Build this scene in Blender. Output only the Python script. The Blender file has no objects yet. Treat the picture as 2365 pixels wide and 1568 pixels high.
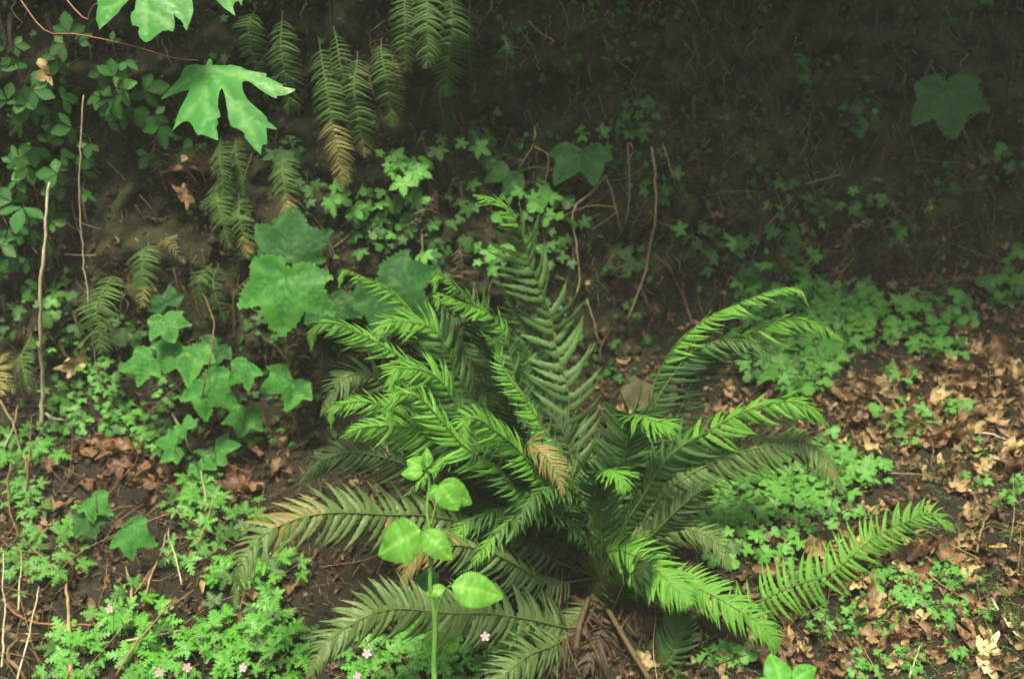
import bpy, math, random
import numpy as np
from mathutils import Vector, Matrix, Quaternion, noise
from mathutils.bvhtree import BVHTree
from mathutils.geometry import delaunay_2d_cdt

R = math.radians
random.seed(7)
rnd = random.random
def uni(a, b): return a + (b - a) * rnd()
scene = bpy.context.scene
COL = scene.collection

# ------------------------------------------------------------------ camera, sky, sun, exposure
cam_d = bpy.data.cameras.new('camera'); cam = bpy.data.objects.new('camera', cam_d); COL.objects.link(cam)
CAM = Vector((0, 0, 1.35)); PITCH = 20.0; LENS = 35.0
cam.location = CAM; cam.rotation_euler = (R(90 - PITCH), 0, 0)
cam_d.lens = LENS; cam_d.sensor_width = 36; cam_d.clip_start = .02; cam_d.clip_end = 200
cam_d.dof.use_dof = True; cam_d.dof.focus_distance = 2.12; cam_d.dof.aperture_fstop = 2.4
scene.camera = cam

SUN_EL, SUN_AZ = 72.5, 200.0            # azimuth clockwise from +Y: behind the camera, a little to its left
world = bpy.data.worlds.new('World'); scene.world = world; world.use_nodes = True
wn = world.node_tree.nodes; wl = world.node_tree.links
sky = wn.new('ShaderNodeTexSky'); sky.sky_type = 'NISHITA'; sky.sun_disc = False
sky.sun_elevation = R(SUN_EL); sky.sun_rotation = R(SUN_AZ); sky.air_density = 1.0; sky.dust_density = 4.0; sky.ozone_density = 1.0
wl.new(sky.outputs[0], wn['Background'].inputs[0]); wn['Background'].inputs[1].default_value = .055
sl = bpy.data.lights.new('sun', 'SUN'); sun = bpy.data.objects.new('sun', sl); COL.objects.link(sun)
sl.energy = 1.5; sl.angle = R(14); sl.color = (1, .95, .86)
sd = Vector((math.sin(R(SUN_AZ)) * math.cos(R(SUN_EL)), math.cos(R(SUN_AZ)) * math.cos(R(SUN_EL)), math.sin(R(SUN_EL))))
sun.rotation_euler = sd.to_track_quat('Z', 'Y').to_euler(); sun.location = sd * 6
vs = scene.view_settings
vs.view_transform = 'Standard'; vs.look = 'None'; vs.gamma = 1; vs.use_curve_mapping = False; vs.exposure = 2.4
vs.use_white_balance = True; vs.white_balance_temperature = 7600; vs.white_balance_tint = -8
cy = scene.cycles
cy.max_bounces = 6; cy.diffuse_bounces = 3; cy.glossy_bounces = 2; cy.transmission_bounces = 4; cy.transparent_max_bounces = 4; cy.volume_bounces = 0
cy.use_denoising = True; cy.use_adaptive_sampling = True; cy.adaptive_threshold = .025
scene.render.film_transparent = False

HAZE = .007
# ------------------------------------------------------------------ pixel <-> world (pixels of the photo shown 2365 wide)
PW, PH = 2365.0, 1568.0
q = cam.rotation_euler.to_matrix()
RIGHT, UP, FWD = q @ Vector((1, 0, 0)), q @ Vector((0, 1, 0)), q @ Vector((0, 0, -1))
FPX = LENS / 36.0 * PW
def ray(u, v): return (FWD + RIGHT * ((u - PW / 2) / FPX) - UP * ((v - PH / 2) / FPX))
def at(u, v, d): return CAM + ray(u, v) * d            # d = metres along the viewing axis
def depth(p): return (p - CAM).dot(FWD)
def pix(p):
    r = p - CAM; d = r.dot(FWD)
    return PW / 2 + r.dot(RIGHT) / d * FPX, PH / 2 - r.dot(UP) / d * FPX, d

# ------------------------------------------------------------------ landmarks used to word the labels
LAND = [(500, 230, 'the big maple leaf'), (340, 40, 'the upper maple leaf'), (97, 700, 'the pale dead stalk'), (187, 420, 'the thin hanging vine'), (650, 640, 'the big paired thimbleberry leaves'), (790, 340, 'the yellow-tipped hanging fern'),
        (1000, 90, 'the broad hanging fern'), (480, 880, 'the pale thimbleberry cluster'), (260, 1200, 'the two drooping thimbleberry leaves'), (180, 855, 'the pale tan dead leaf'), (250, 720, 'the small broad-pinnaed fern'), (1160, 480, 'the curled tip of the tall frond'),
        (1500, 500, 'the hanging pale roots'), (1450, 280, 'the herb tuft over the roots'), (2180, 220, 'the dim lone leaf'), (1840, 670, 'the highest frond tip on the slope side'), (1945, 785, 'the pale curved frond tip'), (1890, 945, 'the long arching frond tip'), (1950, 1140, 'the grey frond tip'),
        (2100, 1200, 'the reaching pale frond tip'), (1850, 1350, 'the reaching pale frond base'), (1788, 1500, 'the dripping frond tip'), (2270, 1510, 'the cream dead leaf'), (1000, 1500, 'the bramble stem base'), (545, 1400, 'the scorched old frond tip'), (700, 1560, 'the lowest old frond tip'),
        (250, 1445, 'the reddish arching twig'), (105, 1480, 'the hanging straw leaf'), (440, 1040, 'the crinkled seedling'), (1340, 380, 'the dim leaf by the roots'), (910, 640, 'the large dark thimbleberry leaf'), (1810, 1590, 'the bramble seedling'), (2290, 1240, 'the curved pale twig'), (1880, 420, 'the bare twig on the dark bank'), (1940, 650, 'the thin leaning twig'), (160, 970, 'the lichened twig'), (2290, 1010, 'the pale twig across the litter')]
def where(u, v, rank=0):
    lu, lv, nm = sorted(LAND, key=lambda l: math.hypot(l[0] - u, l[1] - v))[rank]; du, dv = u - lu, v - lv; d = math.hypot(du, dv)
    near = 'just ' if d < 70 else ('well ' if d > 170 else '')
    if abs(dv) > abs(du): return near + ('below ' if dv > 0 else 'above ') + nm
    return near + ('right of ' if du > 0 else 'left of ') + nm
USED = set()
def uniq(base, u, v):
    """base + the nearest landmark that no thing of this description has been given yet"""
    for rank in range(6):
        l = base + ' ' + where(u, v, rank)
        if l not in USED and len(l.split()) <= 16: break
    else: l = base + ' ' + where(u, v)
    USED.add(l); return l
NUM = {1: 'one leaf', 2: 'two leaves', 3: 'three leaves', 4: 'four leaves', 5: 'five leaves', 6: 'six leaves'}
# ------------------------------------------------------------------ object helpers
def mesh(name, verts, faces, mat=None, smooth=True, attrs=None):
    m = bpy.data.meshes.new(name); m.from_pydata([tuple(v) for v in verts], [], faces)
    if mat: m.materials.append(mat)
    if smooth: m.polygons.foreach_set('use_smooth', [True] * len(m.polygons))
    for k, vals in (attrs or {}).items():
        a = m.attributes.new(k, 'FLOAT', 'POINT'); a.data.foreach_set('value', [float(x) for x in vals])
    m.update(); return m
def link(name, me, parent=None, mw=None):
    o = bpy.data.objects.new(name, me); COL.objects.link(o)
    if parent is not None: o.parent = parent
    if mw is not None: o.matrix_basis = mw
    return o
def tag(o, label=None, cat=None, group=None, kind=None):
    if label: o['label'] = label
    if cat: o['category'] = cat
    if group: o['group'] = group
    if kind: o['kind'] = kind
    return o
def thing(name, loc, label, cat, group=None):
    o = bpy.data.objects.new(name, None); COL.objects.link(o); o.location = loc; o.empty_display_size = .02
    return tag(o, label, cat, group)
def tube_geo(pts, r0, r1, sides=5, rad=None):
    V, F = [], []; n = len(pts); ref = Vector((.3, .2, .9))
    for i, p in enumerate(pts):
        t = (pts[min(i + 1, n - 1)] - pts[max(i - 1, 0)])
        t = t.normalized() if t.length > 1e-9 else Vector((0, 0, 1))
        a = t.cross(ref); a = a.normalized() if a.length > 1e-4 else t.orthogonal().normalized()
        b = t.cross(a); r = rad[i] if rad else r0 + (r1 - r0) * i / max(1, n - 1)
        for k in range(sides):
            w = 2 * math.pi * k / sides; V.append(p + a * (r * math.cos(w)) + b * (r * math.sin(w)))
    for i in range(n - 1):
        for k in range(sides):
            k2 = (k + 1) % sides; F.append((i * sides + k, i * sides + k2, (i + 1) * sides + k2, (i + 1) * sides + k))
    F.append(tuple(reversed(range(sides)))); F.append(tuple((n - 1) * sides + k for k in range(sides)))
    return V, F
def spline(P, n):
    """Catmull-Rom through the points P, n samples evenly spaced by length."""
    if len(P) == 2: return [P[0].lerp(P[1], i / (n - 1)) for i in range(n)]
    Q = [P[0] * 2 - P[1]] + list(P) + [P[-1] * 2 - P[-2]]; out = []
    for i in range(1, len(Q) - 2):
        a, b, c, d = Q[i - 1:i + 3]
        for k in range(12):
            t = k / 12; out.append(.5 * ((2 * b) + (c - a) * t + (2 * a - 5 * b + 4 * c - d) * t * t + (3 * b - a - 3 * c + d) * t ** 3))
    out.append(P[-1])
    L = [0.0]
    for i in range(1, len(out)): L.append(L[-1] + (out[i] - out[i - 1]).length)
    res, j = [], 0
    for i in range(n):
        s = L[-1] * i / (n - 1)
        while j < len(L) - 2 and L[j + 1] < s: j += 1
        f = (s - L[j]) / max(1e-9, L[j + 1] - L[j]); res.append(out[j].lerp(out[j + 1], min(1, max(0, f))))
    return res
def basis(x, n, o, sx=1, sy=None, sz=None):
    """matrix whose x axis is along x, z axis near n, at o"""
    x = x.normalized(); y = n.cross(x)
    y = y.normalized() if y.length > 1e-5 else x.orthogonal().normalized()
    z = x.cross(y); sy = sx if sy is None else sy; sz = sx if sz is None else sz
    return Matrix(((x.x * sx, y.x * sy, z.x * sz, o.x), (x.y * sx, y.y * sy, z.y * sz, o.y), (x.z * sx, y.z * sy, z.z * sz, o.z), (0, 0, 0, 1)))
class Joined:
    """collects transformed copies of small meshes into one mesh"""
    def __init__(s): s.v, s.f, s.n, s.a = [], [], 0, []
    def add(s, V, F, M=None, attr=0.0):
        A = np.array([tuple(p) for p in V], dtype=float) if not isinstance(V, np.ndarray) else V
        if M is not None: m = np.array(M); A = A @ m[:3, :3].T + m[:3, 3]
        s.v.append(A); s.f += [tuple(i + s.n for i in f) for f in F]; s.n += len(A)
        s.a += list(attr) if hasattr(attr, '__len__') else [attr] * len(A)
    def mesh(s, name, mat): return mesh(name, np.concatenate(s.v), s.f, mat, True, {'vein': s.a})

# ------------------------------------------------------------------ materials
def nodes(name):
    m = bpy.data.materials.new(name); m.use_nodes = True; nt = m.node_tree; nt.nodes.clear()
    out = nt.nodes.new('ShaderNodeOutputMaterial'); return m, nt, out
def N(nt, t, **kw):
    n = nt.nodes.new(t)
    for k, v in kw.items():
        if k.startswith('i_'): n.inputs[k[2:].replace('_', ' ')].default_value = v
        else: setattr(n, k, v)
    return n
def rgba(c): return (c[0], c[1], c[2], 1)
def mixc(nt, fac, a, b, blend='MIX'):
    n = nt.nodes.new('ShaderNodeMix'); n.data_type = 'RGBA'; n.blend_type = blend
    for i, x in ((0, fac), (6, a), (7, b)):
        if hasattr(x, 'links'): nt.links.new(x, n.inputs[i])
        else: n.inputs[i].default_value = x if i == 0 else rgba(x)
    return n.outputs[2]
def ramp(nt, fac, stops):
    n = nt.nodes.new('ShaderNodeValToRGB'); nt.links.new(fac, n.inputs[0]); e = n.color_ramp.elements
    while len(e) < len(stops): e.new(.5)
    for k, (p, c) in enumerate(stops): e[k].position = p; e[k].color = rgba(c)
    return n.outputs[0]
def val_ramp(nt, fac, lo, hi):
    n = nt.nodes.new('ShaderNodeMapRange'); nt.links.new(fac, n.inputs[0]); n.inputs[1].default_value = lo; n.inputs[2].default_value = hi
    return n.outputs[0]
def randval(nt):
    oi = N(nt, 'ShaderNodeObjectInfo'); g = N(nt, 'ShaderNodeNewGeometry'); a = N(nt, 'ShaderNodeMath', operation='ADD'); f = N(nt, 'ShaderNodeMath', operation='FRACT')
    nt.links.new(oi.outputs['Random'], a.inputs[0]); nt.links.new(g.outputs['Random Per Island'], a.inputs[1]); nt.links.new(a.outputs[0], f.inputs[0])
    return f.outputs[0]
def noise_tex(nt, scale, detail=4, coord='Object', rough=.55):
    tc = N(nt, 'ShaderNodeTexCoord'); n = N(nt, 'ShaderNodeTexNoise', i_Scale=scale, i_Detail=detail, i_Roughness=rough)
    nt.links.new(tc.outputs[coord], n.inputs['Vector']); return n.outputs['Fac']
def wnoise(nt, scale, detail=4, rough=.55):
    g = N(nt, 'ShaderNodeNewGeometry'); n = N(nt, 'ShaderNodeTexNoise', i_Scale=scale, i_Detail=detail, i_Roughness=rough)
    nt.links.new(g.outputs['Position'], n.inputs['Vector']); return n.outputs['Fac']
def leaf_mat(name, dark, light, vein=None, rough=.42, trans=.3, spec=.5, spots=None, spot_lo=.62, nscale=60, coat=0.0, bumps=.25):
    m, nt, out = nodes(name); L = nt.links
    c = mixc(nt, randval(nt), dark, light)
    n1 = wnoise(nt, nscale, 3); c = mixc(nt, val_ramp(nt, n1, .35, .75), c, mixc(nt, .5, dark, (dark[0] * .7, dark[1] * .72, dark[2] * .7)))
    if spots:
        c = mixc(nt, val_ramp(nt, wnoise(nt, 24, 4), spot_lo, spot_lo + .07), c, spots)
    if vein:
        at_ = N(nt, 'ShaderNodeAttribute', attribute_name='vein'); c = mixc(nt, at_.outputs['Fac'], c, vein)
    p = N(nt, 'ShaderNodeBsdfPrincipled'); L.new(c, p.inputs['Base Color'])
    rn = val_ramp(nt, wnoise(nt, 90, 2), .3, .7); rr = N(nt, 'ShaderNodeMapRange'); L.new(rn, rr.inputs[0]); rr.inputs[3].default_value = max(.12, rough - .16); rr.inputs[4].default_value = rough + .14
    L.new(rr.outputs[0], p.inputs['Roughness'])
    p.inputs['Specular IOR Level'].default_value = spec; p.inputs['Coat Weight'].default_value = coat; p.inputs['Coat Roughness'].default_value = .25
    if bumps:
        b = N(nt, 'ShaderNodeBump', i_Strength=bumps, i_Distance=.002); L.new(wnoise(nt, 260, 2), b.inputs['Height']); L.new(b.outputs[0], p.inputs['Normal'])
    t = N(nt, 'ShaderNodeBsdfTranslucent'); L.new(mixc(nt, .35, c, light, 'MIX'), t.inputs['Color'])
    mx = N(nt, 'ShaderNodeMixShader'); mx.inputs[0].default_value = trans; L.new(p.outputs[0], mx.inputs[1]); L.new(t.outputs[0], mx.inputs[2]); L.new(mx.outputs[0], out.inputs[0])
    return m
def plain_mat(name, a, b, rough=.7, scale=30, spec=.3, bump=.4, third=None):
    m, nt, out = nodes(name); L = nt.links
    c = mixc(nt, val_ramp(nt, wnoise(nt, scale, 5), .35, .68), a, b); c = mixc(nt, randval(nt), c, mixc(nt, .55, c, third or b))
    p = N(nt, 'ShaderNodeBsdfPrincipled', i_Roughness=rough); L.new(c, p.inputs['Base Color']); p.inputs['Specular IOR Level'].default_value = spec
    bp = N(nt, 'ShaderNodeBump', i_Strength=bump, i_Distance=.003); L.new(wnoise(nt, scale * 5, 3), bp.inputs['Height']); L.new(bp.outputs[0], p.inputs['Normal'])
    L.new(p.outputs[0], out.inputs[0]); return m
def litter_mat(name, stops, rough=.5):
    m, nt, out = nodes(name); L = nt.links
    c = ramp(nt, randval(nt), stops)
    c = mixc(nt, val_ramp(nt, wnoise(nt, 45, 5), .42, .7), c, mixc(nt, .6, c, (.07, .035, .02)))
    c = mixc(nt, val_ramp(nt, wnoise(nt, 140, 3), .55, .75), c, mixc(nt, .5, c, (.5, .36, .2)))
    p = N(nt, 'ShaderNodeBsdfPrincipled', i_Roughness=rough); L.new(c, p.inputs['Base Color']); p.inputs['Specular IOR Level'].default_value = .35
    bp = N(nt, 'ShaderNodeBump', i_Strength=.5, i_Distance=.002); L.new(wnoise(nt, 160, 3), bp.inputs['Height']); L.new(bp.outputs[0], p.inputs['Normal'])
    t = N(nt, 'ShaderNodeBsdfTranslucent'); L.new(c, t.inputs['Color'])
    mx = N(nt, 'ShaderNodeMixShader'); mx.inputs[0].default_value = .15; L.new(p.outputs[0], mx.inputs[1]); L.new(t.outputs[0], mx.inputs[2]); L.new(mx.outputs[0], out.inputs[0])
    return m
M = {}
M['fern_fresh_lit'] = leaf_mat('fern_fresh_lit', (.085, .245, .028), (.165, .390, .042), (.10, .24, .04), .55, .30, .25)  # fresh growth green, with skylight on upturned tips painted in brighter
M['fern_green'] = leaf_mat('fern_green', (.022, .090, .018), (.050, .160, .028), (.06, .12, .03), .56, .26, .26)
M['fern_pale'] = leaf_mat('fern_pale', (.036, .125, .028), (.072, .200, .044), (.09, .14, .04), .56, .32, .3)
M['fern_shaded'] = leaf_mat('fern_shaded', (.012, .048, .012), (.024, .086, .018), (.04, .06, .02), .6, .22, .2)  # darker green that paints in the shade on inner and rear fronds
M['fern_old'] = leaf_mat('fern_old', (.042, .112, .030), (.080, .175, .044), (.11, .14, .045), .5, .2, .3, spots=(.26, .13, .03), spot_lo=.64)
M['fern_burnt'] = leaf_mat('fern_burnt', (.10, .13, .035), (.20, .19, .045), (.16, .13, .05), .5, .2, .3, spots=(.36, .15, .035), spot_lo=.52)
M['fern_yellow'] = leaf_mat('fern_yellow', (0.150, 0.170, 0.035), (0.340, 0.290, 0.060), (0.250, 0.200, 0.080), .55, .3)
M['fern_dead'] = leaf_mat('fern_dead', (0.035, 0.020, 0.012), (0.085, 0.048, 0.025), (0.060, 0.035, 0.020), .7, .15)
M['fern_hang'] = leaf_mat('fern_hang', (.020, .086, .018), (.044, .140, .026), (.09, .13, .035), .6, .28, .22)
M['rachis'] = plain_mat('rachis', (0.065, 0.115, 0.025), (0.110, 0.120, 0.035), .55)
M['rachis_brown'] = plain_mat('rachis_brown', (0.050, 0.032, 0.018), (0.090, 0.062, 0.030), .7)
M['maple'] = leaf_mat('maple', (.044, .215, .036), (.050, .228, .040), (.13, .31, .09), .5, .32, .22, nscale=6, bumps=.1)
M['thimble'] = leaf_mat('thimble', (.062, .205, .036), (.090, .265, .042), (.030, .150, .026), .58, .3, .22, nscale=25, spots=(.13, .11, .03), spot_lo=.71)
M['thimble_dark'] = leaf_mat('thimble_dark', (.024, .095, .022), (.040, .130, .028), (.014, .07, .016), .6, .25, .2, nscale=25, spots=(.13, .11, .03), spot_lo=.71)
M['bramble'] = leaf_mat('bramble', (.100, .290, .034), (.140, .345, .042), (.19, .40, .07), .5, .32, .35, nscale=40, bumps=.2, spots=(.14, .20, .03), spot_lo=.70)
M['herb'] = leaf_mat('herb', (.072, .215, .040), (.125, .320, .052), (.12, .32, .06), .55, .3, .3, nscale=90)
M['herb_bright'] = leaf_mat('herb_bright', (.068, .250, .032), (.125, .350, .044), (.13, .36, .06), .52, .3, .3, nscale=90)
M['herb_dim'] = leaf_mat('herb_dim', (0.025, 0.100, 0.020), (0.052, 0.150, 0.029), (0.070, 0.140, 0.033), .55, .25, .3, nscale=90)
M['currant'] = leaf_mat('currant', (.020, .092, .020), (.045, .155, .030), (.05, .15, .03), .6, .28, .22, nscale=60)
M['stem_green'] = plain_mat('stem_green', (.075, .19, .03), (.12, .24, .05), .5)
M['stem_thin'] = plain_mat('stem_thin', (.05, .10, .025), (.10, .10, .04), .6)
M['stem_red'] = plain_mat('stem_red', (.17, .06, .035), (.28, .13, .07), .5)
M['twig_pale'] = plain_mat('twig_pale', (.30, .24, .15), (.50, .42, .29), .75, 40, third=(.2, .15, .09))
M['twig_tan'] = plain_mat('twig_tan', (.20, .13, .065), (.36, .26, .14), .75, 40, third=(.14, .08, .04))
M['twig_brown'] = plain_mat('twig_brown', (.09, .05, .03), (.19, .10, .055), .7, 40)
M['twig_lichen'] = plain_mat('twig_lichen', (.20, .22, .15), (.45, .50, .38), .85, 90)
M['litter'] = litter_mat('litter', [(0, (.10, .045, .028)), (.25, (.20, .10, .05)), (.5, (.34, .20, .095)), (.75, (.46, .30, .15)), (1, (.26, .11, .06))])
M['litter_scrap'] = litter_mat('litter_scrap', [(0, (.05, .025, .016)), (.3, (.12, .06, .032)), (.65, (.24, .145, .075)), (1, (.40, .28, .15))])
M['litter_old_shaded'] = litter_mat('litter_old_shaded', [(0, (.020, .012, .009)), (.5, (.050, .026, .016)), (.85, (.10, .052, .03)), (1, (.20, .12, .06))])  # older leaf browns, darkened to put in the fern's shade
M['litter_red'] = litter_mat('litter_red', [(0, (.07, .028, .02)), (.5, (.15, .06, .035)), (1, (.24, .115, .06))])
M['litter_pale'] = litter_mat('litter_pale', [(0, (.40, .28, .13)), (1, (.52, .40, .20))])
M['litter_tan'] = litter_mat('litter_tan', [(0, (.22, .130, .065)), (1, (.38, .25, .125))])
M['litter_brown'] = litter_mat('litter_brown', [(0, (.10, .05, .028)), (1, (.22, .12, .06))])
M['litter_cream'] = litter_mat('litter_cream', [(0, (.74, .58, .33)), (1, (.78, .62, .36))])
M['petal'] = leaf_mat('petal', (.60, .36, .46), (.72, .46, .56), None, .6, .3, bumps=0)
M['flower_centre'] = plain_mat('flower_centre', (.45, .38, .15), (.5, .42, .2))
M['moss'] = leaf_mat('moss', (.040, .060, .014), (.13, .16, .04), None, .8, .2, nscale=200)
M['debris'] = litter_mat('debris', [(0, (.06, .035, .022)), (.35, (.14, .085, .045)), (.7, (.28, .19, .10)), (1, (.42, .31, .17))], .7)
M['mound'] = plain_mat('mound', (.035, .028, .018), (.13, .10, .058), .9, 26, bump=.9, third=(.045, .05, .02))
M['crumb'] = plain_mat('crumb', (.012, .010, .008), (.05, .035, .022), .9, 60)
M['root'] = plain_mat('root', (.16, .11, .06), (.32, .24, .13), .8, 50)

def ground_mat():
    m, nt, out = nodes('soil'); L = nt.links
    c = ramp(nt, wnoise(nt, 7, 6, .6), [(.3, (.008, .007, .006)), (.5, (.015, .013, .010)), (.62, (.026, .020, .013)), (.8, (.045, .034, .020))])
    fine = wnoise(nt, 60, 5, .6); c = mixc(nt, val_ramp(nt, fine, .45, .72), c, (.008, .007, .006))
    c = mixc(nt, val_ramp(nt, wnoise(nt, 130, 3), .62, .76), c, (.085, .06, .036))
    du = N(nt, 'ShaderNodeAttribute', attribute_name='duff'); dm_ = N(nt, 'ShaderNodeMath', operation='MULTIPLY'); L.new(val_ramp(nt, wnoise(nt, 26, 6, .7), .38, .62), dm_.inputs[0]); L.new(du.outputs['Fac'], dm_.inputs[1])
    c = mixc(nt, dm_.outputs[0], c, ramp(nt, wnoise(nt, 90, 4, .7), [(.3, (.009, .007, .006)), (.55, (.024, .016, .011)), (.75, (.060, .038, .023))]))
    at_ = N(nt, 'ShaderNodeAttribute', attribute_name='mossy')
    mm = N(nt, 'ShaderNodeMath', operation='MULTIPLY'); L.new(val_ramp(nt, wnoise(nt, 9, 5, .65), .42, .62), mm.inputs[0]); L.new(at_.outputs['Fac'], mm.inputs[1])
    mossc = mixc(nt, wnoise(nt, 40, 3), (.022, .030, .010), (.075, .078, .024)); c = mixc(nt, mm.outputs[0], c, mossc)
    p = N(nt, 'ShaderNodeBsdfPrincipled', i_Roughness=.85); L.new(c, p.inputs['Base Color']); p.inputs['Specular IOR Level'].default_value = .25
    b1 = N(nt, 'ShaderNodeBump', i_Strength=.9, i_Distance=.02); L.new(wnoise(nt, 38, 6, .65), b1.inputs['Height'])
    b2 = N(nt, 'ShaderNodeBump', i_Strength=.6, i_Distance=.004); L.new(wnoise(nt, 220, 3), b2.inputs['Height']); L.new(b1.outputs[0], b2.inputs['Normal']); L.new(b2.outputs[0], p.inputs['Normal'])
    L.new(p.outputs[0], out.inputs[0]); return m
M['soil'] = ground_mat()

# ------------------------------------------------------------------ terrain: slope, foot and bank in one sheet, with an overhanging lip added for shade
def sm(a, b, x):
    t = min(1, max(0, (x - a) / (b - a))); return t * t * (3 - 2 * t)
def foot(x): return 2.62 + .30 * sm(-.2, 1.4, x) + .10 * math.sin(1.7 * x + .4) + .18 * sm(1.2, 3, x) - .25 * sm(-1.2, -3, x)
def foot_z(x): return .02 + .22 * sm(.0, 1.3, x)
def slope_a(x): return R(17 - 3 * sm(-.3, .6, x))
xs = np.concatenate([np.linspace(-9, -2.4, 16)[:-1], np.linspace(-2.4, 2.6, 380), np.linspace(2.6, 9, 16)[1:]])
ss = np.concatenate([np.linspace(-10, -1.6, 40)[:-1], np.linspace(-1.6, 2.3, 340), np.linspace(2.3, 4.2, 40)[1:], np.linspace(4.2, 9, 14)[1:]])
def profile(x):
    """(y, z, angle) along s for one x"""
    a0 = slope_a(x); ov = R(16 + 30 * sm(-.6, 1.0, x)); out = []
    def ang(s):
        if s < 0: return a0 * (1 - .75 * sm(-1.0, -2.4, s)) - R(50) * sm(-3.8, -5.5, s)  # unseen rise added behind the camera to block low skylight
        a = a0 + (R(80) - a0) * sm(0, .42, s) + (R(10) + ov) * sm(.8, 1.7, s)  # lean-out and unseen lip, shaped to shade the upper bank
        return a + (R(8) - a) * sm(2.7, 3.6, s)
    k0 = int(np.searchsorted(ss, 0)); pts = [None] * len(ss); y, z = foot(x), foot_z(x); s0 = 0.0
    for k in range(k0, len(ss)):
        ds = ss[k] - s0; a = ang(s0 + ds / 2); y += math.cos(a) * ds; z += math.sin(a) * ds; s0 = ss[k]; pts[k] = (y, z, a)
    y, z, s0 = foot(x), foot_z(x), 0.0
    for k in range(k0 - 1, -1, -1):
        ds = ss[k] - s0; a = ang(s0 + ds / 2); y += math.cos(a) * ds; z += math.sin(a) * ds; s0 = ss[k]; pts[k] = (y, z, a)
    return pts
TV, moss_a, duff_a = [], [], []
for x in xs:
    for k, (y, z, a) in enumerate(profile(x)):
        p = Vector((x, y, z)); n = Vector((0, -math.sin(a), math.cos(a)))
        near = 1.0 if abs(x) < 3.2 and -2.2 < ss[k] < 4 else .35
        wall = sm(.1, .6, ss[k])
        d = (noise.noise(p * 1.7) * .10 * (.45 + .55 * wall) + noise.noise(p * 4.3 + Vector((9, 3, 1))) * .05 * (.6 + .6 * wall) + -abs(noise.noise(p * 6.5 + Vector((2, 5, 7)))) * .09 * wall + noise.noise(p * 11) * .034 * (.6 + .6 * wall) + noise.noise(p * 27) * .018 * (.5 + .8 * wall) + noise.noise(p * 55) * .005) * near
        p = p + n * d
        # a hollow washed out under the fern's right side, a root step on the right
        duff_a.append(sm(.35, -.15, ss[k])); TV.append(p); moss_a.append(sm(.05, .5, ss[k]) * (.55 + .45 * sm(-.1, .5, x)) + .12)
nx, ns = len(xs), len(ss)
TF = [(i * ns + k, (i + 1) * ns + k, (i + 1) * ns + k + 1, i * ns + k + 1) for i in range(nx - 1) for k in range(ns - 1)]
ground = link('ground', mesh('ground', TV, TF, M['soil'], True, {'mossy': moss_a, 'duff': duff_a})); tag(ground, 'dark brown soil bank rising behind a sloping forest floor', None, None, 'structure')
BVH = BVHTree.FromPolygons(TV, TF)
def hit(u, v):
    r = ray(u, v).normalized(); co, no, i, d = BVH.ray_cast(CAM, r)
    if co is None: return CAM + r * 3, Vector((0, -1, 0))
    if no.dot(r) > 0: no = -no
    return co, no
def on(u, v, off=0.0):
    """the point of the ground seen at this pixel, brought towards the viewer by off metres"""
    co, no = hit(u, v); return co - ray(u, v).normalized() * off
def drop(p):
    """ground straight below (or above) p"""
    co, no, i, d = BVH.ray_cast(p + Vector((0, 0, .25)), Vector((0, 0, -1)))
    if co is None: return p, Vector((0, 0, 1))
    return co, (no if no.z > 0 else -no)

# ------------------------------------------------------------------ leaf shapes (x = from petiole to tip, z = upper side)
def strip_geo(n, width, across=1, zf=None, bend=0.0, centre=None, vein=True):
    """blade along x 0..1 with half width(t, side); across = quads on each side"""
    V, F, A = [], [], []; W = 2 * across + 1
    for i in range(n + 1):
        t = i / n
        for j in range(W):
            s = (j - across) / across; w = width(t, 1 if s > 0 else -1)
            y = s * w + (centre(t) if centre else 0); z = (zf(t, s) if zf else 0) + bend * t * t
            V.append((t, y, z)); A.append(1.0 if j == across and vein else 0.0)
    for i in range(n):
        for j in range(W - 1): F.append((i * W + j, (i + 1) * W + j, (i + 1) * W + j + 1, i * W + j + 1))
    return V, F, A
def pinna_geo(seed):
    r = random.Random(seed); b = r.uniform(-.30, -.06); fal = r.uniform(.10, .22); n = 12; ph = r.uniform(0, 6)
    prof = [.5, 1.0, .93, .90, .86, .82, .76, .68, .58, .46, .32, .17, 0.0]
    def w(t, s):
        i = round(t * n); x = prof[i] * .068
        if i == 1 and s > 0: x *= 1.5                  # the ear at the base of a sword fern's pinna
        return x * (1 + (.16 if i % 2 else -.14) * (i < n))
    return strip_geo(n, w, 1, lambda t, s: -.045 * abs(s) * (1 - t * .8) + (.010 * math.sin(13 * t + ph) * s + .010 * math.sin(7 * t + 2 * ph)), b, lambda t: fal * t * t)
PIN = [pinna_geo(k) for k in range(5)]
PIN_NP = [np.array(p[0]) for p in PIN]
def polar_geo(outline, dome=0.0, seed=0, crumple=0.0, jitter=.0):
    r = random.Random(seed); V = [(0, 0, 0)]; n = len(outline)
    for (a, l) in outline:
        l *= 1 + jitter * r.uniform(-1, 1); V.append((l * math.cos(a), l * math.sin(a), -dome * l * l + crumple * r.uniform(-1, 1) * l))
    F = [(0, i + 1, (i + 1) % n + 1) for i in range(n - 1)]
    return V, F, [1.0] + [0.0] * n
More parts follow.
